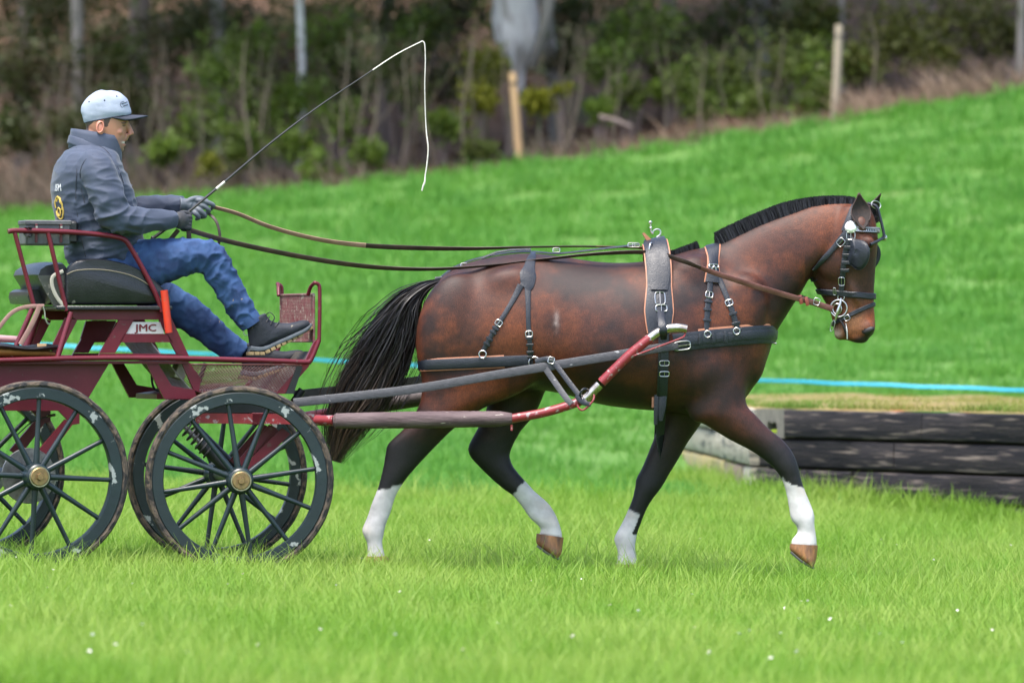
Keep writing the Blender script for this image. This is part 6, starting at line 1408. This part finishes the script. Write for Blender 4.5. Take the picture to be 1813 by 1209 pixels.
# ---- boots
boot = mat('dark_navy_nubuck', (.007, .009, .015), (.015, .018, .027), 18, .7, .2, spots=(.20, .17, .12), spot_scale=26, spot_lo=.67, spot_hi=.72)
solem = mat('grey_sole', (.10, .12, .14), (.07, .08, .09), 20, .7); tan_s = mat('muddy_tan_tread', (.34, .24, .11), (.22, .16, .08), 25, .85, .4)
def boot_at(fr, v, ox, oy, rot, name):
    a = R(rot)
    def T(x, y): x -= 440; y -= 622; return 440 + ox + x * math.cos(a) - y * math.sin(a), 622 + oy + x * math.sin(a) + y * math.cos(a)
    def ST(lst): return [(*T(q[0], q[1]), *T(q[2], q[3]), q[4], v) for q in lst]
    up = MB().loft(fr, ST([(436, 570, 470, 554, .045, v), (438, 586, 478, 566, .047, v), (440, 602, 492, 572, .046, v), (442, 614, 508, 577, .045, v), (446, 620, 522, 579, .044, v)]), n=24, sub=4)
    toe = MB().loft(fr, ST([(462, 618, 470, 574, .042, v), (490, 606, 488, 571, .044, v), (515, 596, 512, 572, .047, v), (535, 586, 534, 567, .044, v), (548, 578, 546, 568, .030, v)]), n=24, sub=4, p=.85)
    vv, ff = remesh([up, toe], .005); vv = smooth_np(vv, ff, 7, .5, -.3)
    o = link_mesh(name, np_mesh(name, vv, ff), boot, person)
    so = MB().loft(fr, ST([(440, 622, 443, 612, .040, v), (462, 623, 464, 613, .043, v), (490, 612, 490, 602, .043, v), (520, 598, 519, 589, .050, v), (540, 588, 538, 580, .046, v), (552, 577, 549, 572, .028, v)]), n=16, sub=3, p=.6).build('midsole', solem, o)
    tr = Multi()
    for i in range(12):
        t = i / 11; x = 443 + 105 * t; y = 626 - (0 if t < .2 else (t - .2) * 52) - (3 if t > .9 else 0)
        xx, yy = T(x, y); q = fr.pt(xx, yy, v); d = (fr.f * math.cos(a) - fr.z * math.sin(a)).normalized(); s_ = (fr.z * math.cos(a) + fr.f * math.sin(a)); tl_ = (d + s_ * (0 if t < .2 else .48)).normalized()
        tm_ = tr.new(); tm_.box(q, tl_ * .0125, fr.l * (.042 if t < .9 else .03), tl_.cross(fr.l) * .008, .002)
    tr.build('tread_lug', tan_s, o)
    lc = Multi()
    for i in range(5):
        t = i / 4; xx, yy = T(468 + 34 * t, 558 + 17 * t); xx2, yy2 = T(463 + 32 * t, 566 + 17 * t)
        lc.tube(vcat([fr.pt(xx2, yy2, v - .040), fr.pt((xx + xx2) / 2 + 2, (yy + yy2) / 2 - 3, v - .028), fr.pt(xx + 1, yy - 2, v - .004), fr.pt(xx2, yy2, v + .038)], 10), .0028, 5)
    lc.tube(vcat([fr.pt(*T(470, 558), v - .02), fr.pt(*T(478, 553), v - .05), fr.pt(*T(486, 562), v - .05), fr.pt(*T(480, 572), v - .047)], 10), .0024, 5)
    lc.build('lace', mat('dark_lace', (.03, .03, .033), None, 10, .7), o)
    MB().ring([fr.pt(*T(436 + 4.5 * math.cos(q), 588 + 6 * math.sin(q)), v) for q in dgr(0, 330, 11)], .0022, 5).build('pull_loop', mat('grey_tape', (.3, .3, .31), None, 10, .7), o)
    return o
boot_at(PF, -.15, 0, 0, 0, 'boot'); boot_at(PF, .11, -14, 42, 6, 'boot')
# ---- gloves: palm and five separate fingers
glm = mat('grey_riding_glove', (.085, .098, .118), (.12, .135, .155), 25, .6, .15); gld = mat('dark_glove_back', (.024, .024, .028), (.04, .04, .045), 25, .7, .1)
def glove(palm, fingers, cuff, m, name):
    mb = MB(); c, ex, ey_, ez = palm; mb.ellipsoid(c, ex, ey_, ez, 20, 12); mb.tube(cuff, [.034, .030, .030], 16)
    for pts, r in fingers: mb.tube(vcat(pts, 14), r, 10); mb.ellipsoid(pts[-1], Vector((r[-1], 0, 0)), Vector((0, r[-1], 0)), Vector((0, 0, r[-1])), 10, 8)
    vv, ff = remesh([mb], .0032); vv = smooth_np(vv, ff, 3, .5, -.3); return link_mesh(name, np_mesh(name, vv, ff), m, person)
g1v, g2v = -.155, .075
fin = []
for k in range(4):
    y = 383 + 6.2 * k; r = [.0125, .012, .011, .010]
    fin.append(([PF.pt(326, y, g1v + .0), PF.pt(335, y + 1.5, g1v + .012), PF.pt(337 - k, y + 4, g1v + .045), PF.pt(328 - k, y + 5, g1v + .058), PF.pt(322, y + 3, g1v + .045)], r))
fin.append(([PF.pt(314, 381, g1v + .02), PF.pt(323, 377, g1v + .03), PF.pt(331, 377, g1v + .035), PF.pt(337, 380, g1v + .035)], [.014, .013, .012, .010]))
glove((PF.pt(319, 390, g1v), PF.f * .042, PF.l * .026, PF.z * .044), fin, [PF.pt(302, 389, g1v), PF.pt(310, 389, g1v), PF.pt(318, 390, g1v)], gld, 'glove')
fin = []
for p0_, p1_, p2_, p3_ in (((340, 356), (356, 355), (377, 363), (374, 370)), ((342, 362), (358, 364), (370, 373), (364, 379)), ((341, 369), (352, 371.5), (363, 382), (357, 385)), ((339, 375), (345, 377.5), (352, 385), (348, 388))):
    fin.append(([PF.pt(*p0_, g2v + .005), PF.pt(*p1_, g2v - .022), PF.pt(*p2_, g2v - .015), PF.pt(*p3_, g2v + .012)], [.0125, .013, .012, .0095]))
fin.append(([PF.pt(330, 358, g2v - .015), PF.pt(342, 352, g2v - .012), PF.pt(355, 351, g2v), PF.pt(366, 355, g2v + .005)], [.015, .0135, .012, .010]))
glove((PF.pt(339, 366, g2v), PF.f * .042, PF.l * .024, PF.z * .036), fin, [PF.pt(318, 362, g2v), PF.pt(328, 362, g2v), PF.pt(337, 365, g2v)], glm, 'glove')

# ================================================================== WHIP
hp1 = PF.pt(326, 381, g1v + .045); wy = lambda t: hp1.y + t
wpts = [P(271, 422, hp1.y - .02), P(298, 402, hp1.y - .01), P(330, 378, hp1.y), P(398, 322, hp1.y + .04), P(480, 253, hp1.y + .08), P(560, 192, hp1.y + .12), P(640, 138, hp1.y + .15), P(700, 98, hp1.y + .18), P(748, 73, hp1.y + .20)]
wh = empty('whip', wpts[2], 'long thin black driving whip with white lash held by the driver', 'whip')
wc = vcat(wpts, 80)
MB().tube(wc[:64], [.0085, .0082, .007, .0062, .0052, .0042, .0034], 8).build('stock', blkm, wh)
white = mat('white_cord', (.72, .68, .62), (.55, .5, .44), 60, .8)
MB().tube(wc[63:], [.0034, .0028], 8).build('tip', white, wh); MB().tube(wc[28:31], .0066, 8).build('ferrule', white, wh)
MB().ellipsoid(wpts[0], (.012, 0, -.004), (0, .012, 0), (.003, 0, .012), 12, 8).build('knob', blkm, wh)
Yt = hp1.y + .20
lash = vcat([P(748, 73, Yt), P(752, 80, Yt), P(753, 110, Yt), P(752, 150, Yt), P(753, 200, Yt + .01), P(755, 235, Yt + .01), P(758, 262, Yt), P(756, 290, Yt), P(753, 310, Yt), P(752, 322, Yt), P(749, 330, Yt), P(747, 338, Yt)], 70)
MB().tube(lash, [.0036, .0028, .0026, .003, .0036, .0032, .005, .003], 7).build('lash', white, wh)
# ================================================================== REINS
def rein(pts, tw, name, label, m):
    q = vcat([P(*a) for a in pts], 120); nr = []; o = empty(name, q[60], label, 'rein')
    for i in range(121):
        t = i / 120; a = R(np.interp(t, [x for x, _ in tw], [y for _, y in tw])); tg = (q[min(i + 1, 120)] - q[max(i - 1, 0)]).normalized(); s_ = Vector((0, -1, 0)); u_ = tg.cross(s_).normalized()
        nr.append(s_ * math.cos(a) + u_ * math.sin(a))
    return q, nr, o
h1 = PF.pt(330, 404, g1v + .03); h2 = PF.pt(377, 366, g2v)
bt = HEAD.pt(1476, 546, -.07)
q, nr, rn = rein([(331, 406, h1.y), (400, 426, h1.y + .03), (490, 446, h1.y + .07), (590, 464, h1.y + .12), (680, 474, h1.y + .16), (770, 476, -.16), (860, 470, -.14), (960, 459, -.12), (1060, 449, -.115), (1152, 447, -.118), (1210, 462, -.2), (1262, 482, -.235), (1330, 504, -.20), (1400, 525, -.13), (1440, 536, bt.y - .02), (1474, 547, bt.y)],
    [(0, 20), (.2, 25), (.33, 55), (.42, 75), (.52, 60), (.62, 30), (.67, 25), (.70, 50), (.74, 15), (1, 5)], 'driving_rein', 'brown leather rein running through the ring below the saddle hook to the bit', brl)
MB().ribbon(q[:86], nr[:86], .026, .0045).build('hand_part', brd, rn); MB().ribbon(q[85:], nr[85:], [.026, .028, .028, .030], .0045).build('bit_part', brl, rn)
hw = Multi(); buckle(hw, P(1446, 534, bt.y - .03), (0, -1, 0), (1, 0, -.3), .034, .03, .0028); hw.build('buckle', sil, rn)
kb = Multi()
for x in (1417, 1428): kb.ribbon([P(x - 1, 523 + (x - 1417) * .27, bt.y - .045), P(x + .5, 530 + (x - 1417) * .27, bt.y - .05), P(x + 2, 538 + (x - 1417) * .27, bt.y - .045)], [(0, -1, 0)] * 3, .018, .005)
kb.build('keeper', mat('red_brown_keeper', (.20, .045, .03), None, 10, .4), rn)
q, nr, rn2 = rein([(376, 366, h2.y), (420, 378, h2.y), (480, 402, h2.y + .02), (560, 423, h2.y + .05), (640, 434, .1), (740, 439, .11), (840, 440, .12), (940, 437, .12), (1050, 436, .118), (1153, 440, .118), (1210, 452, .2), (1262, 474, .235), (1330, 498, .20), (1400, 520, .13), (1470, 546, .09)],
    [(0, 50), (.2, 40), (.33, 25), (.42, 50), (.5, 75), (.6, 78), (.7, 30), (1, 10)], 'driving_rein', 'brown leather rein running from the far gloved hand above the horse back', brl)
MB().ribbon(q[:36], nr[:36], .026, .0045).build('hand_part', mat('pale_rein_leather', (.42, .25, .18), (.3, .17, .12), 18, .5), rn2); MB().ribbon(q[35:70], nr[35:70], .026, .0045).build('middle_part', brd, rn2); MB().ribbon(q[69:], nr[69:], .026, .0045).build('bit_part', brl, rn2)
MB().ribbon(vcat([P(366, 376, h2.y), P(380, 388, h2.y - .02), P(387, 404, h2.y - .03), P(389, 425, h2.y - .03), P(380, 445, h2.y)], 14), [(.3, -1, .1)] * 15, .014, .004).build('rein_end', brd, rn2)
MB().ribbon([P(334, 404, h1.y), P(335, 428, h1.y + .01)], [(0, -1, 0)] * 2, .024, .004).build('rein_end', brd, rn); MB().ribbon([P(316, 407, h1.y), P(302, 424, h1.y + .01)], [(0, -1, 0)] * 2, .022, .004).build('rein_end', brd, rn)

# ================================================================== THINGS ON THE CARRIAGE
tb = empty('tool_case', SP(92, 432, -.26), 'grey leather case strapped to the red arm rail behind the driver', 'case')
grey_l = mat('worn_grey_leather', (.055, .058, .064), (.10, .10, .105), 14, .6, .2, spots=(.22, .22, .22), spot_scale=40, spot_lo=.7, spot_hi=.74)
cc = SP(88, 413, -.20, -.30)
MB().box(cc, RB.f * .112, RB.l * .075, (0, 0, .058), .008).build('case_body', grey_l, tb); MB().box(cc + Vector((0, 0, .052)) - RB.l * .002, RB.f * .116, RB.l * .08, (0, 0, .012), .005).build('lid', grey_l, tb)
for du in (-.062, .062):
    MB().box(cc + RB.f * du - RB.l * .08, RB.f * .006, RB.l * .004, (0, 0, .045), .001).build('strap', mat('dark_red_strap', (.10, .015, .02), None, 10, .5), tb); MB().box(cc + RB.f * du - RB.l * .084 + RB.z * .03, RB.f * .005, RB.l * .004, (0, 0, .005)).build('clasp', sil, tb)
MB().box(SP(133, 411, -.19, -.3), RB.f * .028, RB.l * .07, (0, 0, .055), .012).build('pad', blk, tb)
MB().ring([SP(50 + 6 * math.cos(a), 410 + 8 * math.sin(a), -.30 + .018 * math.cos(2 * a), -.30) for a in dgr(0, 340, 17)], .008, 6).build('tie', blkm, tb)
lb = empty('leather_harness_bag', SP(40, 632, -.3), 'tan and black leather bundle lying on the rear deck of the carriage', 'bag')
tb_m = mat('golden_tan_leather', (.36, .17, .05), (.26, .11, .03), 10, .5, .1)
lo = MB().loft(Frame(RB.o, 18.7), [(-40, 612, -40, 634, .10, -.22), (0, 612, 0, 634, .12, -.22), (50, 616, 50, 634, .12, -.22), (80, 619, 82, 634, .10, -.22), (98, 624, 100, 632, .05, -.22)], n=20, sub=4).build('lining', tb_m, lb)
lo = MB().loft(Frame(RB.o, 18.7), [(-40, 602, -40, 616, .12, -.23), (0, 606, 0, 620, .135, -.23), (40, 612, 40, 624, .14, -.23), (75, 608, 78, 622, .13, -.23), (100, 610, 102, 618, .06, -.23)], n=20, sub=4).build('flap', blk, lb)
MB().box(SP(74, 611, -.345, -.345), RB.f * .022, RB.l * .004, (0, 0, .008)).build('patch', mat('tan_patch', (.5, .3, .15), None, 10, .6), lb)
ls = empty('hanging_lead_strap', SP(60, 545, -.31), 'pinkish brown leather strap looped from the seat with a steel snap hook', 'strap')
pk = mat('pinkish_brown_leather', (.24, .12, .10), (.30, .17, .14), 18, .5)
MB().ribbon(vcat([SP(x, y, -.33, -.33) for x, y in ((-12, 600), (0, 578), (22, 553), (48, 543), (78, 542))], 20), [-RB.l] * 21, .020, .004).build('loop', pk, ls); MB().ribbon(vcat([SP(x, y, -.335, -.335) for x, y in ((70, 542), (62, 562), (52, 582), (36, 610))], 16), [-RB.l] * 17, .024, .004).build('end', pk, ls)
MB().tube(vcat([SP(x, y, -.34, -.34) for x, y in ((76, 542), (79, 552), (80, 563), (84, 572), (88, 574))], 14), .0045, 7).build('snap_hook', sil, ls)
